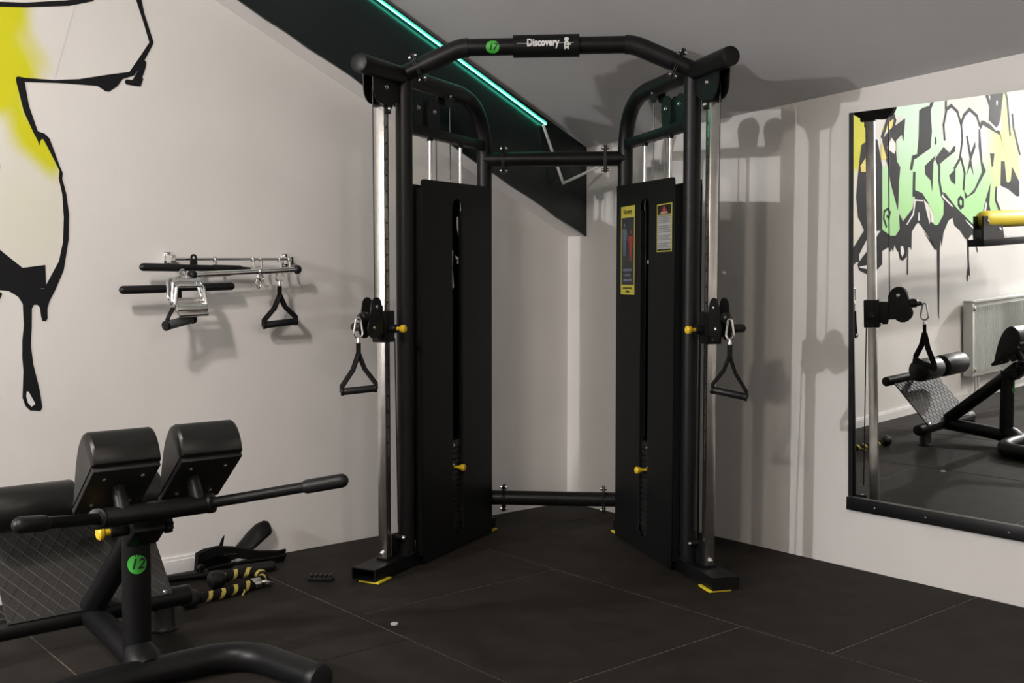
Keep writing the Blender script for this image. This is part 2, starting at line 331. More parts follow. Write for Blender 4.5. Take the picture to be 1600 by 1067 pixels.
# mural painted on the left wall
MUR_DARK=[[(-2.917,2.29),(-2.827,2.301),(-2.673,2.335),(-2.568,2.364),(-2.569,2.349),(-2.663,2.315),(-2.821,2.284),(-2.917,2.271),(-3.102,2.26),(-3.101,2.279)],[(-2.376,2.388),(-2.366,2.335),(-2.329,2.221),(-2.331,2.213),(-2.366,2.147),(-2.412,2.076),(-2.431,2.068),(-2.46,2.056),(-2.483,2.024),(-2.516,1.999),(-2.53,1.999),(-2.562,2.017),(-2.646,2.014),(-2.714,2.011),(-2.837,2.001),(-2.823,1.911),(-2.793,1.818),(-2.769,1.812),(-2.75,1.794),(-2.715,1.692),(-2.704,1.665),(-2.706,1.637),(-2.703,1.63),(-2.692,1.584),(-2.683,1.5),(-2.687,1.406),(-2.709,1.283),(-2.742,1.207),(-2.766,1.161),(-2.774,1.133),(-2.774,1.095),(-2.781,1.084),(-2.795,1.086),(-2.799,1.105),(-2.802,1.138),(-2.811,1.149),(-2.824,1.149),(-2.832,1.134),(-2.834,1.059),(-2.839,0.994),(-2.832,0.919),(-2.81,0.815),(-2.802,0.748),(-2.809,0.734),(-2.848,0.739),(-2.865,0.758),(-2.875,0.791),(-2.869,0.893),(-2.872,0.949),(-2.87,1.014),(-2.863,1.07),(-2.865,1.153),(-2.881,1.181),(-2.915,1.204),(-2.945,1.207),(-2.962,1.207),(-2.959,1.309),(-2.942,1.291),(-2.901,1.25),(-2.867,1.217),(-2.849,1.21),(-2.785,1.211),(-2.764,1.25),(-2.726,1.32),(-2.709,1.396),(-2.704,1.49),(-2.708,1.583),(-2.72,1.643),(-2.716,1.671),(-2.735,1.712),(-2.773,1.788),(-2.779,1.791),(-2.787,1.777),(-2.787,1.762),(-2.797,1.787),(-2.809,1.81),(-2.843,1.888),(-2.855,1.942),(-2.868,2.001),(-2.868,2.015),(-2.86,2.019),(-2.834,2.017),(-2.728,2.021),(-2.632,2.036),(-2.518,2.067),(-2.445,2.085),(-2.432,2.088),(-2.385,2.159),(-2.347,2.218),(-2.371,2.298),(-2.399,2.381)],[(-2.37,2.146),(-2.361,2.136),(-2.364,2.114),(-2.379,2.072),(-2.375,2.066),(-2.387,2.034),(-2.409,2.034),(-2.446,2.036),(-2.453,2.046),(-2.446,2.057),(-2.42,2.057),(-2.378,2.131)],[(-3.131,2.098),(-3.011,2.048),(-2.99,1.966),(-2.951,1.793),(-2.933,1.673),(-2.953,1.528),(-2.968,1.514),(-3.029,1.434),(-2.862,1.292),(-2.778,1.304),(-2.776,1.214),(-2.86,1.204),(-2.906,1.203),(-3.117,1.423),(-3.271,1.427),(-3.28,1.9),(-3.219,2.092)],[(-3.114,1.317),(-2.937,1.193),(-2.96,1.148),(-3.11,1.096),(-3.266,1.177),(-3.271,1.445)],[(-3.284,2.093),(-3.384,2.167),(-3.604,2.259),(-3.576,2.087),(-3.551,2.136),(-3.474,2.089),(-3.473,2.009),(-3.48,1.938),(-3.53,1.893),(-3.512,1.794),(-3.491,1.569),(-3.393,1.776),(-3.354,1.901),(-3.33,1.953),(-3.299,2.041)],[(-3.806,2.325),(-3.85,2.346),(-3.958,2.369),(-3.977,2.406),(-4.031,2.409),(-3.976,2.333),(-3.992,2.176),(-3.972,2.046),(-3.765,1.964),(-3.794,2.125)],[(-4.008,1.972),(-3.88,1.906),(-3.888,1.851),(-3.969,1.804),(-3.99,1.711),(-4.011,1.907)],[(-3.263,1.436),(-3.386,1.384),(-3.454,1.382),(-3.514,1.43),(-3.507,1.548),(-3.558,1.488),(-3.698,1.581),(-3.735,1.663),(-3.718,1.727),(-3.842,1.699),(-3.931,1.624),(-3.965,1.483),(-3.947,1.456),(-3.859,1.653),(-3.931,1.615),(-3.966,1.493),(-4.021,1.449),(-4.076,1.448),(-4.162,1.526),(-4.172,1.678),(-4.135,1.707),(-4.191,1.697),(-4.363,1.581),(-4.479,1.521),(-4.679,1.418),(-4.73,1.437),(-4.74,1.377),(-4.598,1.351),(-4.558,1.323),(-4.508,1.325),(-4.42,1.396),(-4.332,1.437),(-4.304,1.5),(-4.237,1.477),(-4.16,1.384),(-4.146,1.327),(-4.131,1.275),(-4.113,1.328),(-4.102,1.252),(-4.083,0.693),(-4.069,0.757),(-4.056,1.254),(-4.019,1.255),(-3.983,1.323),(-3.928,1.353),(-3.856,1.402),(-4.027,1.255),(-3.946,1.348),(-3.829,1.444),(-3.785,1.473),(-3.749,1.46),(-3.687,1.407),(-3.676,1.264),(-3.659,1.288),(-3.615,1.29),(-3.605,1.217),(-3.553,1.19),(-3.51,1.202),(-3.494,1.258),(-3.477,1.267),(-3.436,1.314),(-3.418,1.261),(-3.398,1.289),(-3.376,1.262),(-3.351,1.299),(-3.26,1.272)],[(-4.532,1.324),(-4.562,1.323),(-4.567,1.155),(-4.586,1.016),(-4.546,0.974),(-4.52,1.0),(-4.546,1.097)],[(-4.045,1.992),(-3.881,1.897),(-3.889,1.841),(-3.97,1.795),(-3.987,1.711),(-3.999,1.907)],[(-4.167,2.059),(-4.261,2.014),(-4.318,2.063),(-4.357,2.073),(-4.347,2.025),(-4.156,1.946),(-4.081,1.908),(-4.036,1.963)],[(-4.355,1.891),(-4.25,1.834),(-4.287,1.786),(-4.349,1.762)],[(-4.523,2.154),(-4.553,2.155),(-4.602,2.02),(-4.672,2.114),(-4.682,2.07),(-4.611,1.962),(-4.651,1.83),(-4.591,1.913),(-4.531,1.835),(-4.581,1.971)],[(-4.924,2.021),(-5.002,2.022),(-4.981,1.917),(-4.954,1.912)],[(-5.119,1.959),(-5.184,1.959),(-5.217,1.787),(-5.25,1.777),(-5.294,1.797),(-5.316,1.92),(-5.45,1.787),(-5.45,1.663),(-5.405,1.663),(-5.25,1.726),(-5.109,1.756)],[(-4.857,2.566),(-5.173,2.583),(-5.109,2.32),(-5.066,2.229),(-4.908,2.293),(-4.919,2.402),(-4.857,2.487)],[(-4.744,2.248),(-4.785,2.286),(-4.826,2.285),(-5.098,2.21),(-5.163,2.06),(-5.102,2.175),(-4.805,2.25),(-4.764,2.209)],[(-4.76,2.209),(-4.734,2.218),(-4.733,2.071),(-4.763,1.954),(-4.787,1.866),(-4.66,1.728),(-4.55,1.669),(-4.491,1.718),(-4.51,1.65),(-4.66,1.696),(-4.855,1.876),(-4.794,1.954)],[(-4.934,1.777),(-4.913,1.597),(-4.938,1.536),(-4.803,1.538),(-4.844,1.627)],[(-4.038,2.131),(-4.056,2.132),(-4.061,2.085),(-4.032,2.066)]]
MUR_GREEN=[[(-3.264,1.9),(-3.354,1.901),(-3.393,1.776),(-3.491,1.569),(-3.514,1.43),(-3.445,1.382),(-3.378,1.384),(-3.263,1.436)],[(-3.288,2.33),(-3.287,2.242),(-3.353,2.267),(-3.452,2.28),(-3.604,2.259),(-3.568,2.145),(-3.483,2.081),(-3.48,1.938),(-3.53,1.902),(-3.493,1.71),(-3.508,1.566),(-3.558,1.492),(-3.61,1.527),(-3.698,1.581),(-3.698,1.593),(-3.717,1.685),(-3.737,1.85),(-3.863,1.979),(-4.059,2.104),(-4.032,2.446),(-3.289,2.373)],[(-3.942,2.478),(-4.209,2.492),(-4.208,2.413),(-4.169,2.228),(-4.186,2.116),(-4.138,1.955),(-4.1,1.908),(-4.135,1.691),(-4.181,1.568),(-4.171,1.545),(-4.076,1.448),(-4.012,1.449),(-4.022,1.52),(-3.931,1.624),(-3.86,1.656),(-3.717,1.685),(-3.737,1.85),(-3.756,1.95),(-3.863,1.989),(-4.046,2.085)],[(-4.217,2.361),(-4.293,2.388),(-4.388,2.35),(-4.445,2.257),(-4.485,2.316),(-4.584,2.373),(-4.704,2.324),(-4.764,2.248),(-4.785,2.283),(-5.12,2.19),(-5.141,2.261),(-5.12,2.361),(-5.173,2.583),(-5.227,2.586),(-5.249,2.416),(-5.293,2.185),(-5.337,2.268),(-5.404,2.086),(-5.46,2.004),(-5.45,1.797),(-5.36,1.839),(-5.25,1.777),(-5.119,1.767),(-5.034,1.726),(-5.034,1.625),(-5.098,1.533),(-5.076,1.53),(-4.782,1.54),(-4.73,1.437),(-4.679,1.418),(-4.479,1.521),(-4.363,1.581),(-4.172,1.678),(-4.099,1.795),(-4.1,1.908),(-4.157,1.965),(-4.177,2.116),(-4.169,2.228)]]
MUR_STROKE=[([(-4.186,2.116),(-4.169,2.228),(-4.217,2.352),(-4.293,2.384),(-4.388,2.34),(-4.449,2.238),(-4.464,2.123),(-4.424,1.969),(-4.336,1.891)],0.028),([(-4.449,2.247),(-4.495,2.316),(-4.584,2.368),(-4.704,2.319),(-4.748,2.248)],0.028),([(-4.447,1.969),(-4.501,1.854),(-4.481,1.728)],0.028),([(-5.173,2.583),(-5.227,2.486),(-5.282,2.185)],0.028),([(-5.326,2.354),(-5.348,2.238),(-5.46,2.025)],0.028),([(-4.1,1.908),(-4.099,1.795),(-4.135,1.682),(-4.21,1.615)],0.028),([(-5.034,1.736),(-5.023,1.636),(-5.108,1.533)],0.028),([(-4.209,2.492),(-4.207,2.352)],0.028),([(-4.431,1.661),(-4.47,1.641),(-4.47,1.592),(-4.431,1.578),(-4.402,1.603),(-4.402,1.646),(-4.431,1.661)],0.028),([(-3.132,2.15),(-3.07,2.226),(-3.078,2.256),(-3.142,2.263)],0.032),([(-3.284,2.111),(-3.352,2.227),(-3.444,2.27),(-3.46,2.24),(-3.434,2.177)],0.032),([(-3.757,1.978),(-3.713,1.968),(-3.685,1.886)],0.032),([(-3.728,1.85),(-3.717,1.685)],0.032),([(-3.329,1.452),(-3.292,1.516),(-3.303,1.569),(-3.348,1.586),(-3.381,1.559),(-3.364,1.514),(-3.339,1.533)],0.016),([(-3.624,1.289),(-3.617,1.087)],0.016),([(-4.628,1.37),(-4.709,1.214)],0.014)]
MUR_YELLOW=[[(-3.285,2.164),(-3.352,2.236),(-3.443,2.248),(-3.426,2.194),(-3.334,2.156),(-3.284,2.085)],[(-3.267,2.067),(-3.299,2.041),(-3.339,1.958),(-3.314,1.944),(-3.265,1.948)],[(-3.145,2.029),(-2.992,1.897),(-2.999,1.854),(-3.086,1.855),(-3.143,1.907)],[(-3.091,2.244),(-3.126,2.245),(-3.148,2.168),(-3.109,2.201)]]
MUR_WHITE=[[(-2.859,0.814),(-2.852,0.813),(-2.838,0.784),(-2.828,0.763),(-2.843,0.753),(-2.856,0.771),(-2.861,0.795)],[(-3.408,2.11),(-3.466,2.071),(-3.465,2.018),(-3.447,1.991),(-3.398,2.008),(-3.348,2.033)],[(-3.726,1.652),(-3.85,1.645),(-3.85,1.636),(-3.743,1.64),(-3.715,1.535),(-3.618,1.459),(-3.606,1.464),(-3.698,1.544)],[(-3.782,1.552),(-3.795,1.552),(-3.799,1.491),(-3.776,1.487)],[(-3.52,1.302),(-3.555,1.301),(-3.575,1.254),(-3.545,1.219),(-3.52,1.248)],[(-2.96,1.174),(-3.088,1.181),(-3.095,1.146),(-2.976,1.165)],[(-4.135,1.688),(-4.314,1.591),(-4.295,1.586),(-4.135,1.669)],[(-4.509,1.481),(-4.659,1.409),(-4.649,1.394),(-4.519,1.466)],[(-3.976,1.539),(-4.012,1.506),(-4.012,1.463),(-3.97,1.474)],[(-4.908,2.293),(-5.034,2.228),(-5.066,2.259),(-5.081,2.219),(-5.024,2.212),(-4.919,2.264)],[(-4.899,2.499),(-4.93,2.491),(-4.926,2.456)],[(-5.035,2.462),(-5.06,2.458),(-5.051,2.418),(-5.03,2.427)],[(-4.855,1.627),(-4.869,1.597),(-4.854,1.547),(-4.819,1.548)],[(-4.56,1.027),(-4.572,1.017),(-4.556,0.988),(-4.54,0.994)],[(-5.184,1.354),(-5.228,1.348),(-5.25,1.321),(-5.206,1.321)],[(-5.317,1.355),(-5.35,1.344),(-5.357,1.313),(-5.312,1.319)]]
MUR_SPRAY=[(-3.102,2.253),(-2.955,2.274),(-2.82,2.293),(-2.639,2.331),(-2.728,2.016),(-2.837,2.008),(-2.855,2.011),(-2.841,1.93),(-2.821,1.863),(-2.796,1.809),(-2.776,1.801),(-2.759,1.786),(-2.725,1.702),(-2.71,1.668),(-2.712,1.636),(-2.713,1.62),(-2.7,1.565),(-2.694,1.49),(-2.698,1.396),(-2.72,1.311),(-2.753,1.245),(-2.783,1.203),(-2.85,1.201),(-2.901,1.234),(-2.943,1.263),(-2.993,1.299)]
def paint(name, polys, m, yoff):
    V_, F_ = [], []
    for ip, p in enumerate(polys):
        pts = [Vector((x, z, 0)) for x, z in p]; o0 = len(V_)
        V_ += [(x, yoff - ip * 2.5e-5, z) for x, z in p]
        for t3 in tessellate_polygon([pts]):
            q = [pts[i] for i in t3]; ar = (q[1] - q[0]).cross(q[2] - q[0]).z
            if abs(ar) < 1e-9: continue
            F_.append(tuple(o0 + i for i in (t3 if ar > 0 else t3[::-1])))
    me = bpy.data.meshes.new(name); me.from_pydata(V_, [], F_); me.materials.append(M[m]); me.update()
    o = bpy.data.objects.new(name, me); COL.objects.link(o); o.parent = wl; return o
def inside(p, q):
    c = False; n = len(q); j = n - 1
    for i in range(n):
        if (q[i][1] > p[1]) != (q[j][1] > p[1]) and p[0] < (q[j][0] - q[i][0]) * (p[1] - q[i][1]) / (q[j][1] - q[i][1]) + q[i][0]: c = not c
        j = i
    return c
WALLC = (0.70, 0.68, 0.662)
def spray(name, polys, cfun, yoff, step=0.02, clip=True):
    """spray-paint film on the wall: fine grid, pigment per vertex"""
    b = MB()
    for ip, p in enumerate(polys):
        if clip:
            vs = [b.bm.verts.new((x, yoff - ip * 1e-4, z)) for x, z in p]
            es = [b.bm.edges.new((vs[i], vs[(i + 1) % len(vs)])) for i in range(len(vs))]
            bmesh.ops.triangle_fill(b.bm, use_beauty=True, use_dissolve=False, edges=es)
    lo = [min(v.co[k] for v in b.bm.verts) for k in (0, 2)]; hi = [max(v.co[k] for v in b.bm.verts) for k in (0, 2)]
    for k, ax in ((0, (1, 0, 0)), (1, (0, 0, 1))):
        t = lo[k] + step
        while t < hi[k]:
            bmesh.ops.bisect_plane(b.bm, geom=b.bm.verts[:] + b.bm.edges[:] + b.bm.faces[:], plane_co=Vector(ax) * t, plane_no=ax); t += step
    for f in b.bm.faces: f.normal_update()
    for f in [f for f in b.bm.faces if f.normal.y > 0]: f.normal_flip()
    me = bpy.data.meshes.new(name); b.bm.to_mesh(me); b.bm.free(); me.materials.append(M['pigment'])
    at = me.color_attributes.new('pigment', 'FLOAT_COLOR', 'POINT')
    for i, v in enumerate(me.vertices): at.data[i].color = (*cfun(v.co.x, v.co.z), 1)
    o = bpy.data.objects.new(name, me); COL.objects.link(o); o.parent = wl; return o
def lerp(a, b, t): return tuple(x + (y - x) * t for x, y in zip(a, b))
def sm(t): t = max(0, min(1, t)); return t * t * (3 - 2 * t)
def seg_d(x, z, a, c):
    dx, dz = c[0] - a[0], c[1] - a[1]; t = max(0, min(1, ((x - a[0]) * dx + (z - a[1]) * dz) / (dx * dx + dz * dz)))
    return math.hypot(x - a[0] - dx * t, z - a[1] - dz * t)
def wob(x, z): return 0.018 * math.sin(13 * x + 7 * z) + 0.015 * math.sin(23 * z - 9 * x + 1.3) + 0.008 * math.sin(41 * x + 29 * z)
YSP = (0.60, 0.59, 0.004)
def yell(x, z):
    d = min(seg_d(x, z, (-3.0, 2.32), (-2.94, 2.0)) - .125, seg_d(x, z, (-2.93, 2.03), (-2.86, 1.9)) - .05, seg_d(x, z, (-2.87, 1.9), (-2.74, 1.70)) - .04) + wob(x, z)
    k = 1 - sm((d + .01) / 0.085)
    k2 = 0.22 * (1 - sm((math.hypot((x + 2.84) / .22, (z - 1.5) / .28) - .3) / .8))
    return lerp(WALLC, YSP, max(k * 1.0, k2 * .6))
# spray patch bounded on its right by the black outline
spray('mural_yellow_spray', [MUR_SPRAY], yell, -0.0006)
GA, GB, GW, GYL = (0.36, 0.68, 0.30), (0.56, 0.74, 0.62), (0.76, 0.77, 0.77), (0.64, 0.72, 0.22)
def green(x, z):
    t = sm((z - 1.55) / 0.75); c = lerp(GA, GB, t)
    w = (1 - sm((math.hypot((x + 4.62) / .55, (z - 2.25) / .42) - .35) / .7)); c = lerp(c, GW, w * .95)
    y = sm((-x - 4.75) / .35) * (.35 + .65 * sm((z - 1.45) / .4)); c = lerp(c, GYL, y * (0.75 - .25 * math.sin(5 * z)))
    return c
spray('mural_green_letters', MUR_GREEN, green, -0.0007, 0.04)
def leftyg(x, z):
    k = (1 - sm((abs(x + 2.93) - .05) / .2)) * sm((z - 1.45) / .5); return lerp(WALLC, lerp((.55, .66, .14), (.50, .70, .45), sm((-x - 2.98) / .15)), k * .8)
spray('mural_lime_spray', [[(-3.06, 1.5), (-3.4, 1.5), (-3.4, 2.34), (-3.06, 2.34)]], leftyg, -0.0005)
paint('mural_black_outline', MUR_DARK, 'paintblack', -0.0014)
st = []
for pts, w in MUR_STROKE:
    for i in range(len(pts) - 1):
        a, c = Vector((pts[i][0], pts[i][1])), Vector((pts[i + 1][0], pts[i + 1][1])); d = c - a
        if d.length < 1e-4: continue
        e = d.normalized() * w * .35; nrm = Vector((-d.y, d.x)).normalized() * w / 2
        st.append([tuple(a - e + nrm), tuple(c + e + nrm), tuple(c + e - nrm), tuple(a - e - nrm)])
paint('mural_outline_stroke', st, 'paintblack', -0.0018)
paint('mural_yellow_detail', MUR_YELLOW, 'paintyellow', -0.0022)
paint('mural_white_highlight', MUR_WHITE, 'paintwhite', -0.0024)

# green light strip under a dark lip along the top of the fascia
t = thing('led_strip', (-1.6, -.16, 2.5), 'glowing green light strip running along the dark sloping beam', 'light strip')
lx0, lx1 = -.318, -2.9
lz = lambda x: 1.902 - .4575 * x
b = MB(); b.hexa([(lx0, -.176, lz(lx0)), (lx0, -.168, lz(lx0)), (lx0, -.168, lz(lx0) + .0042), (lx0, -.176, lz(lx0) + .0042), (lx1, -.176, lz(lx1)), (lx1, -.168, lz(lx1)), (lx1, -.168, lz(lx1) + .0042), (lx1, -.176, lz(lx1) + .0042)]); b.done('light_tape', 'led', t, smooth=False)
b = MB(); b.hexa([(lx0 + .03, -.192, lz(lx0 + .03) + .0065), (lx0 + .03, -.150, lz(lx0 + .03) + .0065), (lx0 + .03, -.150, lz(lx0 + .03) + .013), (lx0 + .03, -.192, lz(lx0 + .03) + .013), (lx1, -.192, lz(lx1) + .0065), (lx1, -.150, lz(lx1) + .0065), (lx1, -.150, lz(lx1) + .013), (lx1, -.192, lz(lx1) + .013)]); b.done('mounting_profile', 'beam_dark', t, smooth=False)
t = thing('cable_duct', (-.32, -.17, 2.05), 'thin white bent cable duct hanging from the end of the green strip', 'cable duct')
V = Vector((-.225, -.205, 1.748))
b = MB(); b.tube([(-.335, -.168, 2.05), V], 0.0075, 8); b.done('duct_run', 'white', t)
b = MB(); b.tube([V + Vector((-.005, 0, 0)), (0.0, -.367, 1.879)], 0.0075, 8); b.done('duct_run', 'white', t)

# wall mirror on the right wall, leaning slightly into the room
t = thing('wall_mirror', (-.02, -2.6, .28), 'large wall mirror with thin black edging reflecting the mural', 'mirror')
mx = lambda z: -.012 - .028 * (z - .28)
YA, YB, ZA, ZB = -1.800, -3.55, .285, 1.945
b = MB(); b.hexa([(mx(ZA), YB, ZA), (mx(ZA), YA, ZA), (mx(ZA) + .004, YA, ZA), (mx(ZA) + .004, YB, ZA), (mx(ZB), YB, ZB), (mx(ZB), YA, ZB), (mx(ZB) + .004, YA, ZB), (mx(ZB) + .004, YB, ZB)]); b.done('mirror_glass', 'mirror', t, smooth=False)
b = MB(); b.hexa([(-.001, YB, ZA), (-.001, YA, ZA), (mx(ZA) + .0045, YA, ZA), (mx(ZA) + .0045, YB, ZA), (-.001, YB, ZB - .004), (-.001, YA, ZB - .004), (mx(ZB) + .0045, YA, ZB - .004), (mx(ZB) + .0045, YB, ZB - .004)]); b.done('backing_board', 'frame', t, smooth=False)
b = MB(); b.box((-.028, YB, ZA - .028), (-.001, YA + .006, ZA + .028), .002)
edge = b.done('ledge_edging', 'frame', t)
for y in (-1.93, -2.16, -2.5, -2.9):
    b = MB(); b.lathe((-.028, y, ZA - .002), (-1, 0, 0), [(0, .004), (.001, .004), (.002, .0025)], 12); b.done('screw', 'steelplate', edge)
b = MB(); b.hexa([(mx(ZA) - .004, YA - .014, ZA), (mx(ZA) - .004, YA + .004, ZA), (-.001, YA + .004, ZA), (-.001, YA - .014, ZA), (mx(ZB) - .004, YA - .014, ZB), (mx(ZB) - .004, YA + .004, ZB), (-.001, YA + .004, ZB), (-.001, YA - .014, ZB)]); b.done('edging', 'frame', t, smooth=False)
# ================================================================ CABLE TRAINER in the corner
s2 = 2 ** -.5
UA, VA, ZV = Vector((s2, s2, 0)), Vector((s2, -s2, 0)), Vector((0, 0, 1))
def UV(u, v, z): return UA * u + VA * (v - .04) + ZV * z
def W(s, n, z, sd): return UV(-1.396 + .935 * s - .355 * n, sd * (.54 - .355 * s - .935 * n), z)
def TV(sd): return (W(1, 0, 0, sd) - W(0, 0, 0, sd)).normalized()
def NV(sd): return (W(0, 1, 0, sd) - W(0, 0, 0, sd)).normalized()
tr = thing('cable_trainer', UV(-1.1, 0, 0), 'tall black two-column cable trainer with pull-up bar standing in the corner', 'cable machine')
ZTOP = 2.105
def bolt(p, d, parent, r=.009, h=.008):
    b = MB(); b.lathe(p, d, [(0, r * 1.25), (.002, r * 1.25), (.0025, r), (h, r * .95), (h + .002, r * .6)], 12); return b.done('bolt', 'bolt', parent)
def flange(c, d, parent, sz=.062, w=.034, th=.007):
    """two bolted plates clamping a tube joint, tall plate with bolts above and below"""
    d = Vector(d).normalized(); up = (ZV - d * ZV.dot(d)).normalized(); sdv = d.cross(up)
    b = MB()
    for q in (-1, 1):
        b.obox(Vector(c) + d * q * th * .6, d, sdv, up, th * .5, w, sz, .004)
    o = b.done('flange', 'black', parent)
    for q in (-1, 1):
        for e in (-1, 1):
            bolt(Vector(c) + up * q * (sz - .011) + d * e * th * 1.1, d * e, o, .0085, .009)
    return o
def pulley(c, ax, r, parent, w=.022):
    b = MB(); b.lathe(Vector(c) - Vector(ax).normalized() * w / 2, ax, [(0, .01), (0, r - .006), (.002, r), (.006, r - .001), (w / 2, r - .010), (w - .006, r - .001), (w - .002, r), (w, r - .006), (w, .01)], 32)
    return b.done('pulley', 'pulley', parent)
def tower(sd):
    T, N = TV(sd), NV(sd)
    w = lambda s, n, z: W(s, n, z, sd)
    # foot beam: flat open-ended rectangular tube on yellow rubber pads
    A, B2, wd_, z0, z1 = -.352, .745, .058, .009, .060
    nc = -.075
    b = MB(); cx = (A + B2) / 2
    b.obox(w(cx, nc, z1 - .0025), T, N, ZV, (B2 - A) / 2, wd_, .0025); b.obox(w(cx, nc, z0 + .0025), T, N, ZV, (B2 - A) / 2, wd_, .0025)
    for q in (-1, 1): b.obox(w(cx, nc + q * (wd_ - .0025), (z0 + z1) / 2), T, N, ZV, (B2 - A) / 2, .0025, (z1 - z0) / 2)
    if sd > 0: b.obox(w(A + .003, nc, (z0 + z1) / 2), T, N, ZV, .003, wd_, (z1 - z0) / 2, .002)
    b.obox(w(B2 - .003, nc, (z0 + z1) / 2), T, N, ZV, .003, wd_, (z1 - z0) / 2)
    ft = b.done('foot_beam', 'black', tr, smooth=False)
    for sx in (A + .055, B2 - .03):
        b = MB(); b.obox(w(sx, nc + .02, .0048), T, N, ZV, .05 if sx < 0 else .028, wd_ - .008, .0046, .003); b.done('foot_pad', 'yellowrubber', ft)
    # main frame: front post, arch tube over the top and down the back
    b = MB(); b.tube([w(-.055, -.05, z1), w(-.055, -.05, ZTOP)], .036, 28); b.tube([w(-.055, -.05, z1), w(-.055, -.05, z1 + .012)], .045, 24); b.done('front_post', 'black', tr)
    path = fillet([w(-.385, -.05, ZTOP), w(.69, -.05, ZTOP), w(.69, -.05, z1)], .26, 14)
    b = MB(); b.tube([path[0] - T * .012, path[0] - T * .009, path[0]] + path[1:], [.030, .0375, .039] + [.039] + [.036] * (len(path) - 2), 28); b.done('arch_tube', 'black', tr)
    b = MB(); b.obox(w(.315, -.05, 1.893), T, N, ZV, .35, .022, .021, .003); xb = b.done('upper_cross_member', 'black', tr)
    for sx in (.165, .447):
        b = MB(); b.lathe(w(sx, -.05, 1.873), (0, 0, -1), [(0, .014), (.012, .014), (.014, .011)], 16); b.done('rod_collar', 'black', xb)
    # guide rail with adjustment holes
    b = MB(); b.obox(w(-.18, -.08, (z1 + 1.985) / 2), T, N, ZV, .020, .020, (1.985 - z1) / 2, .003); rail = b.done('guide_rail', 'rail', tr)
    b = MB()
    for k in range(24):
        z = .36 + k * .066
        if abs(z - 1.05) < .075: continue
        b.lathe(w(-.18, -.0597, z), N, [(-.001, .0055), (.0003, .0055)], 12)
    b.done('adjustment_hole', 'ink', rail, kind='stuff')
    b = MB(); b.obox(w(-.18, -.08, z1 + .006), T, N, ZV, .026, .026, .006, .002); b.done('rail_shoe', 'black', rail)
    bolt(w(-.20, -.08, z1 + .028), -T, rail, .0095)
    b = MB(); b.obox(w(-.172, -.08, 1.995), T, N, ZV, .034, .028, .035, .003); b.obox(w(-.168, -.0575, 1.965), T, N, ZV, .018, .0035, .03, .002); br = b.done('rail_bracket', 'black', rail)
    bolt(w(-.168, -.054, 1.955), N, br, .008)
    # head pulley under the front end of the arch tube
    hp = MB()
    prof = [(-.10, 2.085), (-.30, 2.085)] + [(-.235 + .062 * math.cos(math.radians(a)), 2.028 + .062 * math.sin(math.radians(a))) for a in range(180, 271, 15)] + [(-.14, 1.975), (-.10, 2.0)]
    for n0 in (-.0955, -.050):
        hp.prism([w(a, n0, z) for a, z in prof], N * .0045)
    hb = hp.done('head_pulley_bracket', 'black', tr); pulley(w(-.215, -.071, 2.030), N, .052, hb)
    bolt(w(-.20, -.0455, 2.038), N, hb, .0085)
    # three pulley brackets in the upper bay
    for (cs, cz, kind, e) in ((.305, 2.075, 'd', .043), (.165, 1.985, 'u', .056), (.025, 1.985, 'u', .046)):
        q = MB(); dn = kind == 'd'
        ar = [(cs + e * math.cos(math.radians(a)), cz + e * math.sin(math.radians(a))) for a in (range(180, 361, 15) if dn else range(0, 181, 15))]
        base = [(cs + e * .9, 2.085), (cs - e * .9, 2.085)] if dn else [(cs - e * .72, 1.91), (cs + e * .72, 1.91)]
        for n0 in (-.071, -.033): q.prism([w(a, n0, z) for a, z in ar + base], N * .004)
        pb = q.done('pulley_bracket', 'black', tr); pulley(w(cs, -.05, cz), N, e - .004, pb); bolt(w(cs, -.029, cz), N, pb, .008)
    # rear and front sheet covers; the rear one has a cut-out emblem
    logo = [[(.53, 1.545), (.556, 1.548), (.556, 1.452), (.545, 1.458), (.533, 1.485), (.529, 1.515)],
            [(.478, 1.388), (.500, 1.384), (.492, 1.30), (.505, 1.21), (.490, 1.20), (.466, 1.268), (.473, 1.28)],
            [(.508, 1.384), (.515, 1.362), (.556, 1.352), (.556, 1.338), (.520, 1.345)],
            [(.290, 1.515), (.304, 1.49), (.306, 1.36), (.345, 1.35), (.300, 1.335), (.294, 1.36)],
            [(.533, 1.339), (.573, 1.339), (.573, 1.322), (.533, 1.322)]]
    sheet('rear_cover', rrect(-.012, .07, .668, 1.67, .03), logo, lambda a, c, d: w(a, -.118 + d, c), .003, 'blackflat', tr)
    b = MB(); b.obox(w(-.010, -.105, .87), T, N, ZV, .0015, .013, .80); b.obox(w(.666, -.105, .87), T, N, ZV, .0015, .013, .80); b.done('cover_return', 'blackflat', tr, smooth=False)
    slot = rrect(.268, .072, .366, 1.612, .046, 8)
    out = [(.662, .004), (.662, 1.692), (.02, 1.678)] + arc((.012, 1.660), .016, 95, 180, 5) + [(-.004, .004)]
    fc = sheet('front_cover', out, [slot], lambda a, c, d: w(a, .002 + d, c), .004, 'blackflat', tr)
    b = MB(); b.obox(w(-.0025, -.016, .84), T, N, ZV, .0015, .016, .80); b.obox(w(.6605, -.016, .85), T, N, ZV, .0015, .016, .83)
    for a in (.268, .366): b.obox(w(a, -.008, .84), T, N, ZV, .001, .010, .72)
    b.done('cover_flange', 'blackflat', fc, smooth=False)
    # weight stack and guide rods
    for sx in (.165, .447):
        b = MB(); b.cyl(w(sx, -.05, z1), w(sx, -.05, 1.873), .0085, 14); b.done('guide_rod', 'chrome', tr)
    b = MB(); b.obox(w(.306, -.05, 0), T, N, ZV, .185, .040, .0115, .0025, 1)
    p0 = b.done('weight_plate', 'plate', tr, smooth=False); zz = .075; p0.location = (0, 0, zz)
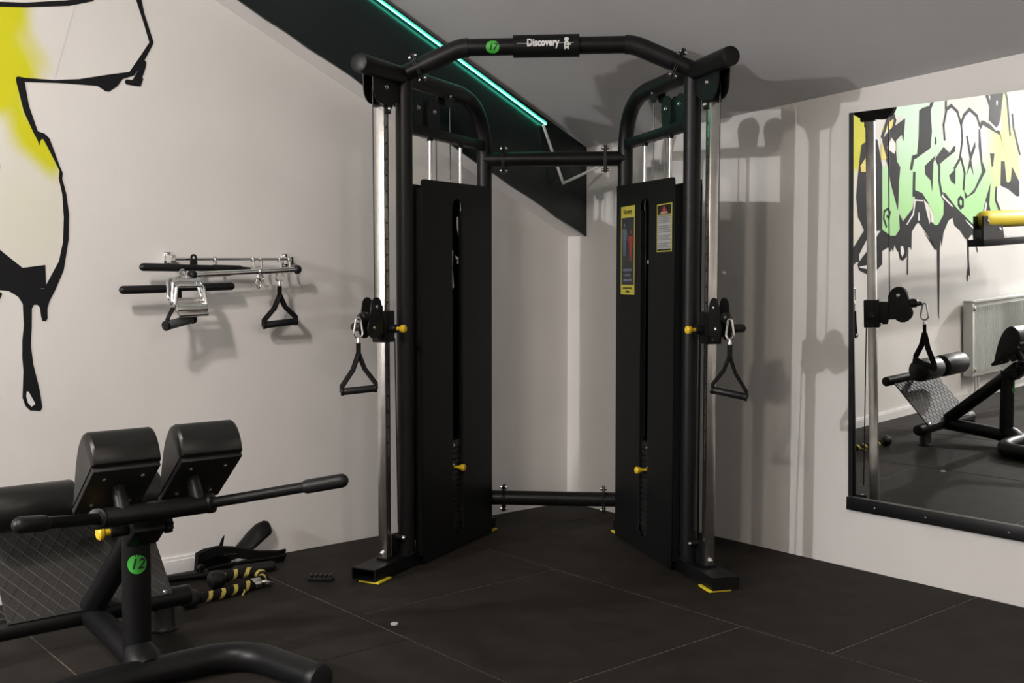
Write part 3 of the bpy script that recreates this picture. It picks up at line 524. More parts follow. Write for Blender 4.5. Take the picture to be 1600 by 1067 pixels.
    for k in range(1, 16):
        zz += .0255; o = bpy.data.objects.new('weight_plate', p0.data); COL.objects.link(o); o.parent = tr; o.location = (0, 0, zz); ROOT[o.name] = root_of(tr)
    b = MB(); b.obox(w(.306, -.05, zz + .032), T, N, ZV, .185, .042, .019, .004); b.cyl(w(.306, -.05, zz + .05), w(.306, -.05, zz + .11), .016, 16); tp = b.done('top_plate', 'plate', tr)
    bolt(w(.285, -.007, zz + .03), N, tp, .008); bolt(w(.285, -.007, zz - .06), N, tp, .006, .004)
    b = MB()
    for k in range(16):
        b.obox(w(.282, -.0098, .075 + k * .0255), T, N, ZV, .010, .0006, .0035)
    b.done('plate_number_label', 'stickgrey', tr, smooth=False, kind='stuff')
    b = MB(); b.lathe(w(.306, -.012, .384), N, [(0, .006), (.028, .006), (.030, .011), (.034, .011), (.040, .0155), (.052, .0165), (.058, .012), (.060, .002)], 20); b.done('selector_pin', 'yellow', tr)
    # cables
    b = MB(); b.cyl(w(.346, -.05, 2.07), w(.35, -.05, 1.70), .0028, 8); b.cyl(w(.218, -.05, 1.98), w(.225, -.05, zz + .1), .0028, 8)
    b.cyl(w(-.262, -.072, 2.03), w(-.258, -.072, 1.13), .0028, 8); b.cyl(w(-.147, -.045, 1.0), w(-.125, -.047, .2), .0028, 8); b.done('steel_cable', 'cable', tr)
    # floor pulley
    b = MB()
    b.obox(w(-.112, -.067, .105), T, N, ZV, .03, .002, .05, .001); b.cyl(w(-.112, -.067, .142), w(-.112, -.030, .142), .012, 14)
    fb = b.done('floor_pulley_bracket', 'black', tr); pulley(w(-.112, -.047, .142), N, .060, fb, .026); bolt(w(-.112, -.030, .142), N, fb, .009)
    # carriage
    zc = 1.05
    b = MB(); b.obox(w(-.18, -.08, zc), T, N, ZV, .036, .034, .066, .004); b.obox(w(-.225, -.078, zc + .006), T, N, ZV, .028, .020, .050, .004)
    for z in (zc + .04, zc - .04): b.cyl(w(-.236, -.070, z - .012), w(-.236, -.070, z + .012), .014, 14)
    ca = b.done('carriage', 'black', tr)
    b = MB()
    ch = [(-.245, zc + .02)] + [(-.298 + .042 * math.cos(math.radians(a)), zc + .085 + .042 * math.sin(math.radians(a))) for a in range(150, 29, -20)] + [(-.318 + .046 * math.cos(math.radians(a)), zc + .046 * math.sin(math.radians(a))) for a in range(20, -181, -20)][::1]
    ch = [(-.252, zc - .03), (-.252, zc + .09)] + [(-.298 + .040 * math.cos(math.radians(a)), zc + .085 + .040 * math.sin(math.radians(a))) for a in range(0, 181, 20)] + [(-.318 + .044 * math.cos(math.radians(a)), zc + .044 * math.sin(math.radians(a))) for a in range(180, 331, 20)]
    for n0 in (-.084, -.040): b.prism([w(a, n0, z) for a, z in ch], N * .004)
    sw = b.done('swivel_bracket', 'black', ca)
    pulley(w(-.298, -.060, zc + .085), N, .052, sw, .026); pulley(w(-.318, -.060, zc), N, .052, sw, .026)
    bolt(w(-.298, -.036, zc + .085), N, sw, .007, .004); bolt(w(-.318, -.036, zc), N, sw, .007, .004); bolt(w(-.298, -.084, zc + .085), -N, sw, .007, .004)
    b = MB(); b.lathe(w(-.345, -.058, zc + .048), -T + ZV * -.1, [(0, .010), (.004, .019), (.018, .022), (.034, .019), (.040, .012), (.055, .009), (.058, .004)], 18); b.done('cable_stop_ball', 'pulley', ca)
    b = MB(); b.cyl(w(-.19, -.10, zc - .004), w(-.19, -.165, zc - .004), .011, 14); b.rod(w(-.19, -.135, zc - .004), w(-.19, -.235, zc - .004), .0185, 18); b.done('adjusting_grip', 'grip', ca)
    b = MB(); b.cyl(w(-.18, -.055, zc - .008), w(-.18, -.012, zc - .008), .019, 18, .003); bar_ = b.done('pop_pin_barrel', 'black', ca)
    b = MB(); b.lathe(w(-.18, -.012, zc - .008), N, [(0, .008), (.012, .008), (.016, .012), (.022, .0165), (.034, .0175), (.040, .013), (.042, .003)], 20); b.done('pop_pin_knob', 'yellow', bar_)
    return fc
fcs = {sd: tower(sd) for sd in (-1, 1)}
# back cross bars
for z in (1.828, .168):
    b = MB(); b.cyl(UV(-.735, -.345, z), UV(-.735, .345, z), .0355, 28); cb = b.done('back_cross_bar', 'black', tr)
    for q in (-1, 1): flange(UV(-.735, q * .246, z), VA, cb, .064, .036)
# pull-up bar across the top
pth = fillet([UV(-1.447, -.60, 2.112), UV(-1.447, -.36, 2.218), UV(-1.447, .36, 2.218), UV(-1.447, .60, 2.112)], .16, 8)
b = MB(); b.tube(pth, .0355, 28); pb = b.done('pull_up_bar', 'black', tr)
for q in (-1, 1):
    d = (UV(-1.447, q * .36, 2.218) - UV(-1.447, q * .60, 2.112)).normalized()
    flange(UV(-1.447, q * .60, 2.112) + d * .062, d, pb, .062, .034)
    b = MB(); gp = [p for p in pth if (p - pth[0 if q < 0 else -1]).length < .31]
    gp = gp if q < 0 else gp[::-1]
    b.tube([gp[0] + d * .085] + [p for p in gp if (p - gp[0]).length > .1], .039, 28); b.done('bar_grip', 'grip', pb)
b = MB(); b.tube([UV(-1.447, -.137, 2.2185), UV(-1.447, .137, 2.2185)], .0465, 32); collar = b.done('name_collar', 'blackflat', pb)
RC = .0468
def collar_fn(v0, tilt=22.0, R=RC):
    def fn(a, c, d):
        an = math.radians(tilt) * -1 + c / R        # angle above the horizontal, front side
        return UV(-1.447 - (R + .0003 + d) * math.cos(an), v0 + a, 2.2185 + (R + .0003 + d) * math.sin(an))
    return fn
text('lettering', 'Discovery', .044, collar_fn(-.012, -6), 'label', collar, bold=.0015, sx=.74, cut=.004)
f0 = collar_fn(0.0, -6)
b = MB(); b.prism([f0(-.120, -.0033, 0), f0(.115, -.0033, 0), f0(.115, -.0022, 0), f0(-.120, -.0022, 0)], -UA * .0005); b.done('lettering_line', 'label', collar, smooth=False)
fr = collar_fn(.088, -6)
text('lettering', 'edz', .036, lambda a, c, d: fr(c, -a - .002, d), 'label', collar, bold=.0015, cut=.004)
def disc_sticker(name, fn, R, body, size, parent):
    b = MB(); ring = [fn(R * math.cos(math.radians(a)), R * math.sin(math.radians(a)), .0004) for a in range(0, 360, 12)]
    cen = b.bm.verts.new(fn(0, 0, .0004)); rows = [[b.bm.verts.new(fn(R * k / 4 * math.cos(math.radians(a)), R * k / 4 * math.sin(math.radians(a)), .0004)) for a in range(0, 360, 12)] for k in (1, 2, 3, 4)]
    n = len(rows[0])
    for i in range(n):
        b.bm.faces.new((cen, rows[0][i], rows[0][(i + 1) % n]))
        for k in range(3): b.bm.faces.new((rows[k][i], rows[k + 1][i], rows[k + 1][(i + 1) % n], rows[k][(i + 1) % n]))
    st = b.done(name, 'greensticker', parent, label='round green number sticker')
    text('number', body, size, lambda a, c, d: fn(a, c, .0011 + d), 'ink', st, bold=.0007, shear=.25, sx=.95, cut=.004); return st
disc_sticker('number_sticker', collar_fn(-.222, 12, .0355), .028, '17', .040, pb)
# printed labels on the right-hand front cover
T1, N1 = TV(1), NV(1)
def lab(name, a0, z0, a1, z1, m, parent, d=.0004, **kw):
    b = MB(); b.prism([W(a0, .004 + d, z0, 1), W(a1, .004 + d, z0, 1), W(a1, .004 + d, z1, 1), W(a0, .004 + d, z1, 1)], N1 * .0004); return b.done(name, m, parent, smooth=False, **kw)
st = lab('exercise_sticker', .602, 1.176, .432, 1.588, 'stickyellow', fcs[1], label='tall yellow sticker with muscle figures')
lab('sticker_panel', .592, 1.222, .440, 1.535, 'stickdark', st, .001)
tf = lambda a0, z0: (lambda a, c, d: W(a0 - a, .0058 + d, z0 + c, 1))
text('sticker_text', 'Discovery', .034, tf(.516, 1.562), 'ink', st, sx=.75)
text('sticker_text', 'MULTIFUNCTIONAL', .014, tf(.516, 1.205), 'ink', st, sx=.85); text('sticker_text', 'TRAINER', .014, tf(.516, 1.190), 'ink', st, sx=.85)
def figure(a0, z0, h, m1, m2):
    b = MB()
    def P(pts): b.prism([W(a0 - x * h, .0054, z0 + y * h, 1) for x, y in pts], N1 * .0005)
    P([(-.05, .88), (.05, .88), (.055, .96), (0, 1.0), (-.055, .96)]); P([(-.14, .82), (.14, .82), (.10, .55), (.11, .47), (-.11, .47), (-.10, .55)])
    for q in (-1, 1):
        P([(q * .14, .82), (q * .19, .74), (q * .24, .48), (q * .20, .46), (q * .14, .70)][::q]); P([(q * .11, .47), (q * .10, .25), (q * .075, .0), (q * .03, .0), (q * .02, .25), (q * .0, .45)][::q])
    b.done('muscle_figure', m1, st, smooth=False)
figure(.555, 1.355, .155, 'stickblue', None); figure(.478, 1.330, .145, 'stickred', None)
figure(.558, 1.42, .09, 'stickred', None) if False else None
for z, w_, h_ in ((1.285, .055, .012), (1.262, .035, .009), (1.238, .05, .011)):
    b = MB(); b.prism([W(.516 + w_, .0054, z, 1), W(.516 - w_, .0054, z, 1), W(.516 - w_, .0054, z + h_, 1), W(.516 + w_, .0054, z + h_, 1)], N1 * .0004); b.done('sticker_icon_row', 'stickblue', st, smooth=False)
st = lab('warning_sticker', .178, 1.366, .018, 1.572, 'stickyellow', fcs[1], label='warning label with red triangle')
lab('sticker_panel', .171, 1.371, .025, 1.5675, 'ink', st, .0009)
lab('sticker_panel', .169, 1.378, .027, 1.522, 'stickwhite', st, .0013); lab('sticker_rule', .173, 1.524, .023, 1.527, 'stickyellow', st, .0013)
b = MB(); b.prism([W(.142, .0055, 1.529, 1), W(.056, .0055, 1.529, 1), W(.099, .0055, 1.565, 1)], N1 * .0005); b.done('warning_triangle', 'stickred', st, smooth=False)
lab('warning_bar', .135, 1.531, .063, 1.537, 'stickwhite', st, .0022)
text('warning_mark', '!', .022, tf(.099, 1.546), 'stickwhite', st)
b = MB()
random.seed(3)
for k in range(17):
    if k in (4, 9, 13): continue
    z = 1.515 - k * .0082; e = random.choice((.032, .034, .045, .06)) if k % 4 == 3 else .031
    b.prism([W(.166, .0058, z, 1), W(e, .0058, z, 1), W(e, .0058, z + .0045, 1), W(.166, .0058, z + .0045, 1)], N1 * .0003)
b.done('warning_text', 'stickgrey', st, smooth=False)

# ================================================================ STIRRUP HANDLES
def d_handle(name, top, side, label, group, wid=.145, drop=.17, tilt=0.0, grip='grip', cara=True, cn=None, r=.0145, L=.078):
    """snap hook, webbing sling split into a triangle, tube grip; top = where the hook hangs, side = grip direction"""
    top = Vector(top); side = Vector(side).normalized(); t = thing(name, top, label, 'handle', group)
    nrm = side.cross(ZV).normalized(); cn = Vector(cn).normalized() if cn else side
    zl = 0.0
    if cara:
        pts = []
        for a in range(0, 181, 20): pts.append(top + cn * .011 * math.cos(math.radians(a)) + ZV * (.011 * math.sin(math.radians(a)) - .008))
        for a in range(180, 361, 20): pts.append(top + cn * .019 * math.cos(math.radians(a)) + ZV * (.019 * math.sin(math.radians(a)) - L + .022))
        b = MB(); b.tube(pts, .0042, 10, closed=True); b.done('snap_hook', 'bolt', t)
        b = MB(); b.lathe(top - ZV * (L - .002), (0, 0, -1), [(-.004, .003), (.002, .006), (.010, .006), (.014, .008), (.022, .007), (.024, .003)], 14); b.done('swivel', 'bolt', t)
        zl = -L - .018
    a0 = top + ZV * zl; a1 = a0 - ZV * .050; gz = a1 - ZV * drop * .62
    gl = gz - side * wid / 2 - ZV * tilt / 2; gr = gz + side * wid / 2 + ZV * tilt / 2
    gd = (gr - gl).normalized()
    b = MB()
    b.ribbon([a0, a0 * .5 + a1 * .5, a1], side, .0095, .006)
    b.ribbon([a1 + ZV * .008, a1 * .6 + gl * .4 + side * .006, gl + ZV * .02 + gd * .005, gl + gd * .006 - ZV * .002], nrm + side * .8, .0125, .0055)
    b.ribbon([a1 + ZV * .008, a1 * .6 + gr * .4 - side * .006, gr + ZV * .02 - gd * .005, gr - gd * .006 - ZV * .002], nrm + side * .8, .0125, .0055)
    b.done('webbing_sling', 'web', t)
    b = MB(); b.cyl(gl + gd * .012, gr - gd * .012, r, 20, .001); b.done('tube_grip', grip, t)
    for p in (gl, gr - gd * .013):
        b = MB(); b.cyl(p, p + gd * .013, r * 1.14, 20, .0015); b.done('grip_end_cap', 'black', t)
    return t
for sd, lb, tl in ((-1, 'black stirrup handle hooked to the trainer column nearer the wall rack', .012), (1, 'black stirrup handle hooked to the trainer column nearer the mirror', -.024)):
    T, N = TV(sd), NV(sd)
    sv = (VA * .95 + UA * .30).normalized() if sd < 0 else (VA * .93 - UA * .35).normalized()
    d_handle('stirrup_handle', W(-.412, -.05, 1.090, sd), sv, lb, 'stirrup handles on the trainer', tilt=tl, drop=.225, cn=(VA * .8 + UA * .6) if sd < 0 else (VA * .7 - UA * .7))
# ================================================================ WALL RACK with bars and handles
t = thing('attachment_rack', (-2.02, -.03, 1.28), 'chrome wall rail with hooks above the hanging bars', 'rack')
b = MB(); b.cyl((-2.30, -.062, 1.331), (-1.735, -.062, 1.338), .0065, 14); b.done('rail', 'chrome', t)
for x in (-2.29, -1.745):
    b = MB(); b.box((x - .010, -.070, 1.315), (x + .010, -.0005, 1.347), .002); b.box((x - .014, -.006, 1.30), (x + .014, -.0005, 1.362), .002); o = b.done('wall_bracket', 'chrome', t)
    for z in (1.309, 1.353): bolt((x, -.006, z), (0, -1, 0), o, .006, .004)
def hook(x, z):
    b = MB(); pts = [(x, -.050, z - .012), (x, -.054, z + .004), (x, -.062, z + .011), (x, -.071, z + .006), (x, -.075, z - .01), (x, -.075, z - .045), (x, -.082, z - .058), (x, -.094, z - .056), (x, -.098, z - .045)]
    b.tube(fillet(pts, .01, 3), .0042, 8); b.done('hook', 'chrome', t)
for x in (-2.105, -1.93, -1.895, -1.803, -1.757): hook(x, 1.334)
# black lat bar, upper
t = thing('lat_bar', (-2.2, -.10, 1.29), 'black rubber-gripped bar, uppermost of the bars on the wall rack', 'bar')
b = MB(); b.rod((-2.448, -.108, 1.297), (-2.27, -.104, 1.296), .0165, 18); b.done('rubber_grip', 'grip', t)
b = MB(); b.tube([(-2.275, -.104, 1.296), (-2.12, -.100, 1.295), (-2.03, -.095, 1.294), (-1.955, -.085, 1.290)], [.0135, .0125, .0125, .009], 16); b.done('bar_shaft', 'black', t)
b = MB(); b.rod((-2.14, -.100, 1.2955), (-1.99, -.090, 1.293), .0145, 16); b.done('rubber_grip', 'grip', t)
sheet('hanging_eye', arc((-2.212, 1.339), .0135, 0, 180, 10) + [(-2.2285, 1.295), (-2.196, 1.295)], [arc((-2.212, 1.337), .0065, 0, 330, 11)], lambda a, c, d: Vector((a, -.092 + d, c)), .006, 'black', t)
# black straight bar, lower
t = thing('straight_bar', (-2.28, -.10, 1.19), 'long black rubber-gripped bar behind the chrome row handle', 'bar')
b = MB(); b.rod((-2.535, -.118, 1.205), (-2.335, -.112, 1.209), .017, 18); b.done('rubber_grip', 'grip', t)
b = MB(); b.rod((-2.215, -.106, 1.213), (-2.035, -.100, 1.2185), .017, 18); b.done('rubber_grip', 'grip', t)
b = MB(); b.cyl((-2.34, -.112, 1.209), (-2.21, -.106, 1.213), .0125, 16); b.done('bar_shaft', 'black', t)
b = MB(); b.box((-2.30, -.116, 1.165), (-2.275, -.100, 1.21), .003); b.done('centre_plate', 'black', t)
# chrome bar with ball ends
t = thing('chrome_curl_bar', (-1.98, -.14, 1.26), 'chrome bar with black ball ends hanging on the wall rack', 'bar')
A, B2 = Vector((-2.238, -.135, 1.266)), Vector((-1.748, -.125, 1.291)); d = (B2 - A).normalized()
b = MB(); b.cyl(A, B2, .0118, 18); b.done('chrome_shaft', 'chrome', t)
b = MB(); b.cyl(A + d * .05, A + d * .17, .0130, 18); b.cyl(B2 - d * .17, B2 - d * .05, .0130, 18); b.done('knurled_sleeve', 'rail', t)
for p in (A, B2):
    b = MB(); b.ball(p, .0205, 20); b.done('ball_end', 'grip', t)
b = MB()
for k in range(3): b.ring(A + d * (.305 + k * .008), d, .013, .0028, 18, 8)
b.done('swivel_ring', 'chrome', t)
b = MB(); b.tube(fillet([A + d * .313 - ZV * .012, A + d * .313 - ZV * .030 + d * .012, A + d * .313 - ZV * .046, A + d * .313 - ZV * .030 - d * .012, A + d * .313 - ZV * .0125], .008, 4), .003, 8); b.done('hanging_eye', 'chrome', t)
# snap hook hanging free
t = thing('snap_hook', (-1.945, -.125, 1.235), 'small chrome snap hook dangling under the chrome bar', 'snap hook')
pts = [Vector((-1.937, -.127, 1.232)) + Vector((.011 * math.cos(math.radians(a)), 0, .022 * math.sin(math.radians(a)))) for a in range(0, 360, 24)]
b = MB(); b.tube(pts, .0035, 8, closed=True); b.done('hook_body', 'chrome', t); b = MB(); b.cyl((-1.937, -.127, 1.255), (-1.937, -.127, 1.268), .005, 10); b.ball((-1.937, -.127, 1.212), .006, 10); b.done('swivel', 'chrome', t)
# chrome close-grip row handle: two stirrup frames joined at the top, pointing out and down
t = thing('row_handle', (-2.26, -.15, 1.13), 'chrome close-grip row handle with stacked stirrups on the wall rack', 'handle')
def stirrup(c, hw, hh, tilt, r=.0062):
    up = Vector((0, math.sin(tilt), math.cos(tilt))); c = Vector(c); X = Vector((1, 0, 0))
    P = [c - X * hw * .82 + up * hh, c + X * hw * .82 + up * hh, c + X * hw - up * hh, c - X * hw - up * hh]
    q = fillet([P[0] * .5 + P[1] * .5, P[1], P[2], P[3], P[0], P[0] * .5 + P[1] * .5], .014, 5)
    return q[:-1], P
for k, (c, hh, tl) in enumerate((((-2.288, -.165, 1.207), .044, .35), ((-2.284, -.195, 1.196), .047, .20), ((-2.282, -.215, 1.18), .042, .10))):
    q, P = stirrup(c, .072 - k * .002, hh, tl); b = MB(); b.tube(q, .0075, 12, closed=True); b.done('stirrup_frame', 'chrome', t)
for k, (y, z, r) in enumerate(((-.185, 1.158, .0115), (-.205, 1.145, .0095), (-.225, 1.128, .0135), (-.232, 1.106, .0105))):
    b = MB(); x0 = -2.358 + k * .006; b.cyl((x0, y, z - .001), (x0 + .142 - k * .006, y, z + .003), r, 18, .002); b.done('grip_tube', 'rail', t)
b = MB(); b.tube(fillet([(-2.335, -.158, 1.245), (-2.285, -.150, 1.268), (-2.245, -.158, 1.248)], .015, 4), .005, 10); b.ring((-2.285, -.150, 1.276), (0, 1, 0), .012, .0035, 16, 8); b.done('yoke', 'chrome', t)
# stirrup handles on the rack
d_handle('stirrup_handle', (-1.822, -.10, 1.285), (1, -.1, .09), 'black stirrup handle hanging alone at the end of the wall rack', 'stirrup handles on the wall rack', wid=.158, drop=.185, r=.0155, L=.048)
th_ = thing('stirrup_handle', (-2.29, -.20, 1.06), 'stirrup handle with grey grip slung below the chrome row handle', 'handle', 'stirrup handles on the wall rack')
gl, gr = Vector((-2.385, -.225, 1.064)), Vector((-2.268, -.185, 1.086)); gd = (gr - gl).normalized()
b = MB(); b.cyl(gl, gr, .0185, 20, .001); b.done('tube_grip', 'greygrip', th_)
b = MB(); b.cyl(gl - gd * .012, gl, .0205, 20, .002); b.done('grip_end_cap', 'black', th_); b = MB(); b.cyl(gr, gr + gd * .014, .0215, 20, .002); b.done('grip_end_cap', 'black', th_)
b = MB(); b.ribbon([gl - gd * .004 - Vector((0, 0, .008)), gl - gd * .006 + Vector((.012, .01, .03)), (-2.335, -.17, 1.135)], (0, 1, .2), .012, .004)
b.ribbon([gr + gd * .006 - Vector((0, 0, .004)), gr + gd * .004 + Vector((-.01, .02, .03)), (-2.295, -.165, 1.135)], (0, 1, .2), .012, .004); b.done('webbing_sling', 'web', th_)

# ================================================================ THINGS ON THE FLOOR BY THE WALL
def rope_path(t0, pts, n=60):
    P = fillet(pts, .05, 10); L = [0]
    for i in range(1, len(P)): L.append(L[-1] + (P[i] - P[i - 1]).length)
    out = []
    for k in range(n + 1):
        s = L[-1] * k / n; i = max(j for j in range(len(L)) if L[j] <= s + 1e-9); i = min(i, len(P) - 2)
        out.append(P[i].lerp(P[i + 1], (s - L[i]) / max(1e-9, L[i + 1] - L[i])))
    return out
t = thing('tricep_rope', (-2.28, -.42, 0), 'black and yellow braided pull-down rope with rubber ball ends on the floor', 'rope')
for pts, nm in (([(-2.43, -.515, .030), (-2.30, -.49, .022), (-2.135, -.452, .024)], 0), ([(-2.235, -.335, .034), (-2.14, -.31, .036), (-2.075, -.33, .040), (-2.058, -.385, .030), (-2.10, -.44, .028)], 1)):
    P = rope_path(t, pts, 180); R = [.0185 + .0016 * abs(math.sin(k * .3)) for k in range(len(P))]
    Ls = sum((P[i + 1] - P[i]).length for i in range(len(P) - 1)) / (len(P) - 1)
    b = MB(); b.tube(P, R, 32, mfun=lambda i, k, Ls=Ls: 1 if ((k / 32.0 + i * Ls / .060) % 1.0) < .32 else 0); b.done('rope_strand', ['web', 'ropeyellow'], t)
for c, d in (((-2.445, -.518, .036), (-1, -.15, 0)), ((-2.255, -.34, .038), (-1, -.15, 0))):
    b = MB(); b.lathe(Vector(c) - Vector(d) * .035, d, [(-.012, .018), (0, .030), (.02, .036), (.04, .036), (.055, .028), (.062, .012), (.063, .002)], 22); b.done('rubber_end', 'grip', t)
b = MB(); b.lathe((-2.150, -.452, .025), (1, .02, 0), [(0, .0205), (.003, .022), (.035, .022), (.038, .0205)], 20); b.done('ferrule', 'rail', t)
b = MB(); b.ring((-2.083, -.462, .02), (.3, .4, 1), .018, .0048, 20, 8); b.tube([(-2.115, -.455, .027), (-2.092, -.46, .03), (-2.075, -.476, .02)], .005, 8); b.done('shackle', 'bolt', t)
b = MB(); b.tube([(-2.19, -.470, .03), (-2.20, -.492, .012), (-2.215, -.505, .003)], .0035, 8); b.done('loose_thread', 'ropeyellow', t)
t = thing('floor_bar', (-2.2, -.2, 0), 'long black bar lying on the floor behind the striped rope', 'bar')
b = MB(); b.cyl((-2.55, -.10, .018), (-1.955, -.245, .018), .0155, 16, .002); b.done('bar_shaft', 'black', t)
b = MB(); b.rod((-2.12, -.205, .0225), (-1.935, -.25, .0225), .0215, 18); b.done('rubber_grip', 'grip', t)
b = MB(); b.cyl((-2.235, -.16, .05), (-2.235, -.18, .05), .014, 14, .002); b.box((-2.245, -.178, .015), (-2.225, -.164, .05), .002); b.done('bar_lug', 'black', t)
t = thing('padded_strap', (-2.02, -.12, 0), 'black padded belt with folded webbing slumped against the skirting', 'belt')
b = MB(); base = [(-2.08, -.085, .052), (-2.03, -.080, .062), (-1.985, -.072, .083), (-1.945, -.062, .108), (-1.905, -.052, .130), (-1.872, -.046, .141), (-1.858, -.043, .144), (-1.852, -.042, .145)]
rows = []; nb = len(base)
for i, p in enumerate(base):
    wd2 = (.020, .026, .034, .039, .040, .036, .026, .012)[i]; tk = (.012, .014, .015, .015, .015, .014, .011, .005)[i]; p = Vector(p)
    Tn = (Vector(base[min(i + 1, nb - 1)]) - Vector(base[max(0, i - 1)])).normalized(); sdv = Vector((.45, -.35, -1)); sdv = (sdv - Tn * sdv.dot(Tn)).normalized(); nn = Tn.cross(sdv)
    ce = lambda v, k: math.copysign(abs(v) ** k, v)
    rows.append([b.bm.verts.new(p + sdv * wd2 * ce(math.cos(a), .6) + nn * tk * ce(math.sin(a), .6)) for a in [2 * math.pi * k / 20 for k in range(20)]])
for i in range(nb - 1):
    for k in range(20): b.bm.faces.new((rows[i][k], rows[i][(k + 1) % 20], rows[i + 1][(k + 1) % 20], rows[i + 1][k]))
b.bm.faces.new(rows[0][::-1]); b.bm.faces.new(rows[-1]); b.done('pad', 'leather', t, ang=60)
b = MB(); b.ribbon(fillet([(-2.215, -.105, .075), (-2.15, -.125, .098), (-2.07, -.130, .080), (-1.97, -.140, .050), (-1.875, -.145, .036), (-1.835, -.140, .036)], .05, 4), (.05, -.45, 1), .024, .009); b.done('webbing', 'web', t)
b = MB(); b.ribbon(fillet([(-2.20, -.150, .022), (-2.10, -.155, .028), (-1.98, -.165, .026), (-1.88, -.160, .022), (-1.84, -.150, .022)], .05, 4), (0, -.6, 1), .019, .010); b.done('webbing', 'web', t)
b = MB(); b.ribbon(fillet([(-2.225, -.095, .052), (-2.19, -.085, .060), (-2.13, -.080, .062), (-2.06, -.085, .050)], .03, 4), (0, -.4, 1), .046, .020); b.done('folded_flap', 'web', t)
b = MB(); b.hexa([(-2.13, -.105, .10), (-2.108, -.105, .105), (-2.10, -.085, .105), (-2.122, -.085, .10), (-2.112, -.105, .140), (-2.100, -.105, .150), (-2.094, -.09, .150), (-2.105, -.09, .140)]); b.done('strap_tip', 'web', t, smooth=False)
b = MB(); b.ribbon([(-2.125, -.152, .082), (-2.10, -.154, .080), (-2.07, -.156, .077)], (0, -.3, 1), .0035, .003); b.done('buckle_bar', 'bolt', t)
t = thing('grip_block', (-1.86, -.51, 0), 'small black ridged plastic block lying near the trainer foot', 'block')
b = MB(); b.obox((-1.863, -.506, .008), (.75, -.66, 0), (.66, .75, 0), (0, 0, 1), .052, .020, .008, .003); b.done('block_base', 'grip', t)
for k in range(5):
    c = Vector((-1.863, -.506, .020)) + Vector((.75, -.66, 0)).normalized() * (-.040 + k * .020); b = MB(); b.obox(c, (.75, -.66, 0), (.66, .75, 0), (0, 0, 1), .006, .016, .007, .002); b.done('ridge', 'grip', t)
b = MB(); vs = [(-1.966, -1.185, .001), (-1.955, -1.197, .001), (-1.94, -1.19, .001), (-1.936, -1.175, .001), (-1.95, -1.166, .001), (-1.962, -1.172, .001)]; b.prism(vs, (0, 0, .004)); b.done('paper_scrap', 'paper', None, label='small white scrap lying on the rubber floor', cat='scrap')

# ================================================================ BACK-EXTENSION BENCH, left foreground
XC = -2.868
be = thing('back_extension_bench', (XC, -1.0, 0), 'black back-extension bench with two thigh pads and green number sticker', 'exercise bench')
b = MB(); b.cyl((XC - .36, -.70, .112), (XC + .345, -.70, .112), .036, 26, .004); rt = b.done('rear_cross_tube', 'black', be)
for x in (XC - .34, XC + .255):
    b = MB(); b.lathe((x, -.70, 0), (0, 0, 1), [(0, .046), (.006, .047), (.010, .043), (.018, .039), (.085, .037)], 24); b.done('rubber_foot', 'grip', rt)
b = MB(); b.cyl((XC + .345, -.70, .112), (XC + .352, -.70, .112), .034, 24, .003); b.done('tube_end_cap', 'grip', rt)
b = MB(); b.tube(fillet([(XC, -.69, .112), (XC, -.95, .09), (XC, -1.19, .062)], .1, 5), .042, 26); b.done('spine_tube', 'black', be)
b = MB(); pa = fillet([(XC - .46, -1.62, .047), (XC - .36, -1.22, .047), (XC, -1.205, .047), (XC + .315, -1.215, .047), (XC + .375, -1.58, .047)], [.26, .3, .26], 14)
b.tube(pa, .045, 28); fr_ = b.done('front_base_tube', 'black', be)
for p, q in ((pa[0], pa[1]), (pa[-1], pa[-2])):
    d = (p - q).normalized(); b = MB(); b.lathe(p, d, [(-.012, .0465), (.010, .0465), (.018, .042), (.021, .03), (.022, .002)], 26); b.done('tube_end_cap', 'grip', fr_)
b = MB(); b.cyl((XC, -1.12, .05), (XC, -1.13, .50), .043, 30); po = b.done('upright_post', 'black', be)
b = MB(); b.tube([(XC, -1.125, .10), (XC, -1.165, .07), (XC, -1.2, .05)], [.046, .058, .05], 24); b.done('weld_gusset', 'black', po)
b = MB(); b.tube([(XC, -.735, .150), (XC, -1.19, .515)], .0405, 26); b.tube([(XC, -.735, .150), (XC, -.73, .146)], .0425, 26); dg = b.done('incline_tube', 'black', be)
b = MB(); b.obox((XC, -1.185, .500), (1, 0, 0), (0, -.78, .625), (0, .625, .78), .052, .05, .046, .012); b.done('adjuster_sleeve', 'black', be)
b = MB(); b.cyl((XC - .04, -1.20, .498), (XC - .105, -1.20, .498), .018, 18, .003); bb = b.done('pop_pin_barrel', 'black', be)
b = MB(); b.lathe((XC - .105, -1.20, .498), (-1, 0, 0), [(0, .010), (.014, .010), (.018, .014), (.022, .020), (.032, .021), (.037, .016), (.038, .002)], 22); b.done('pop_pin_knob', 'yellow', bb)
b = MB(); b.cyl((XC + .04, -1.20, .495), (XC + .062, -1.20, .495), .010, 12)
st_ = [( .022 + (.005 if k % 2 else 0)) for k in range(20)]
vs = [Vector((XC + .062, -1.20 + st_[k] * math.cos(k * math.pi / 10), .495 + st_[k] * math.sin(k * math.pi / 10))) for k in range(20)]; b.prism(vs, (.02, 0, 0)); b.done('star_knob', 'grip', be, smooth=False)
b = MB(); b.tube([(XC, -1.19, .515), (XC, -1.275, .555)], .032, 22); b.done('slider_tube', 'black', be)
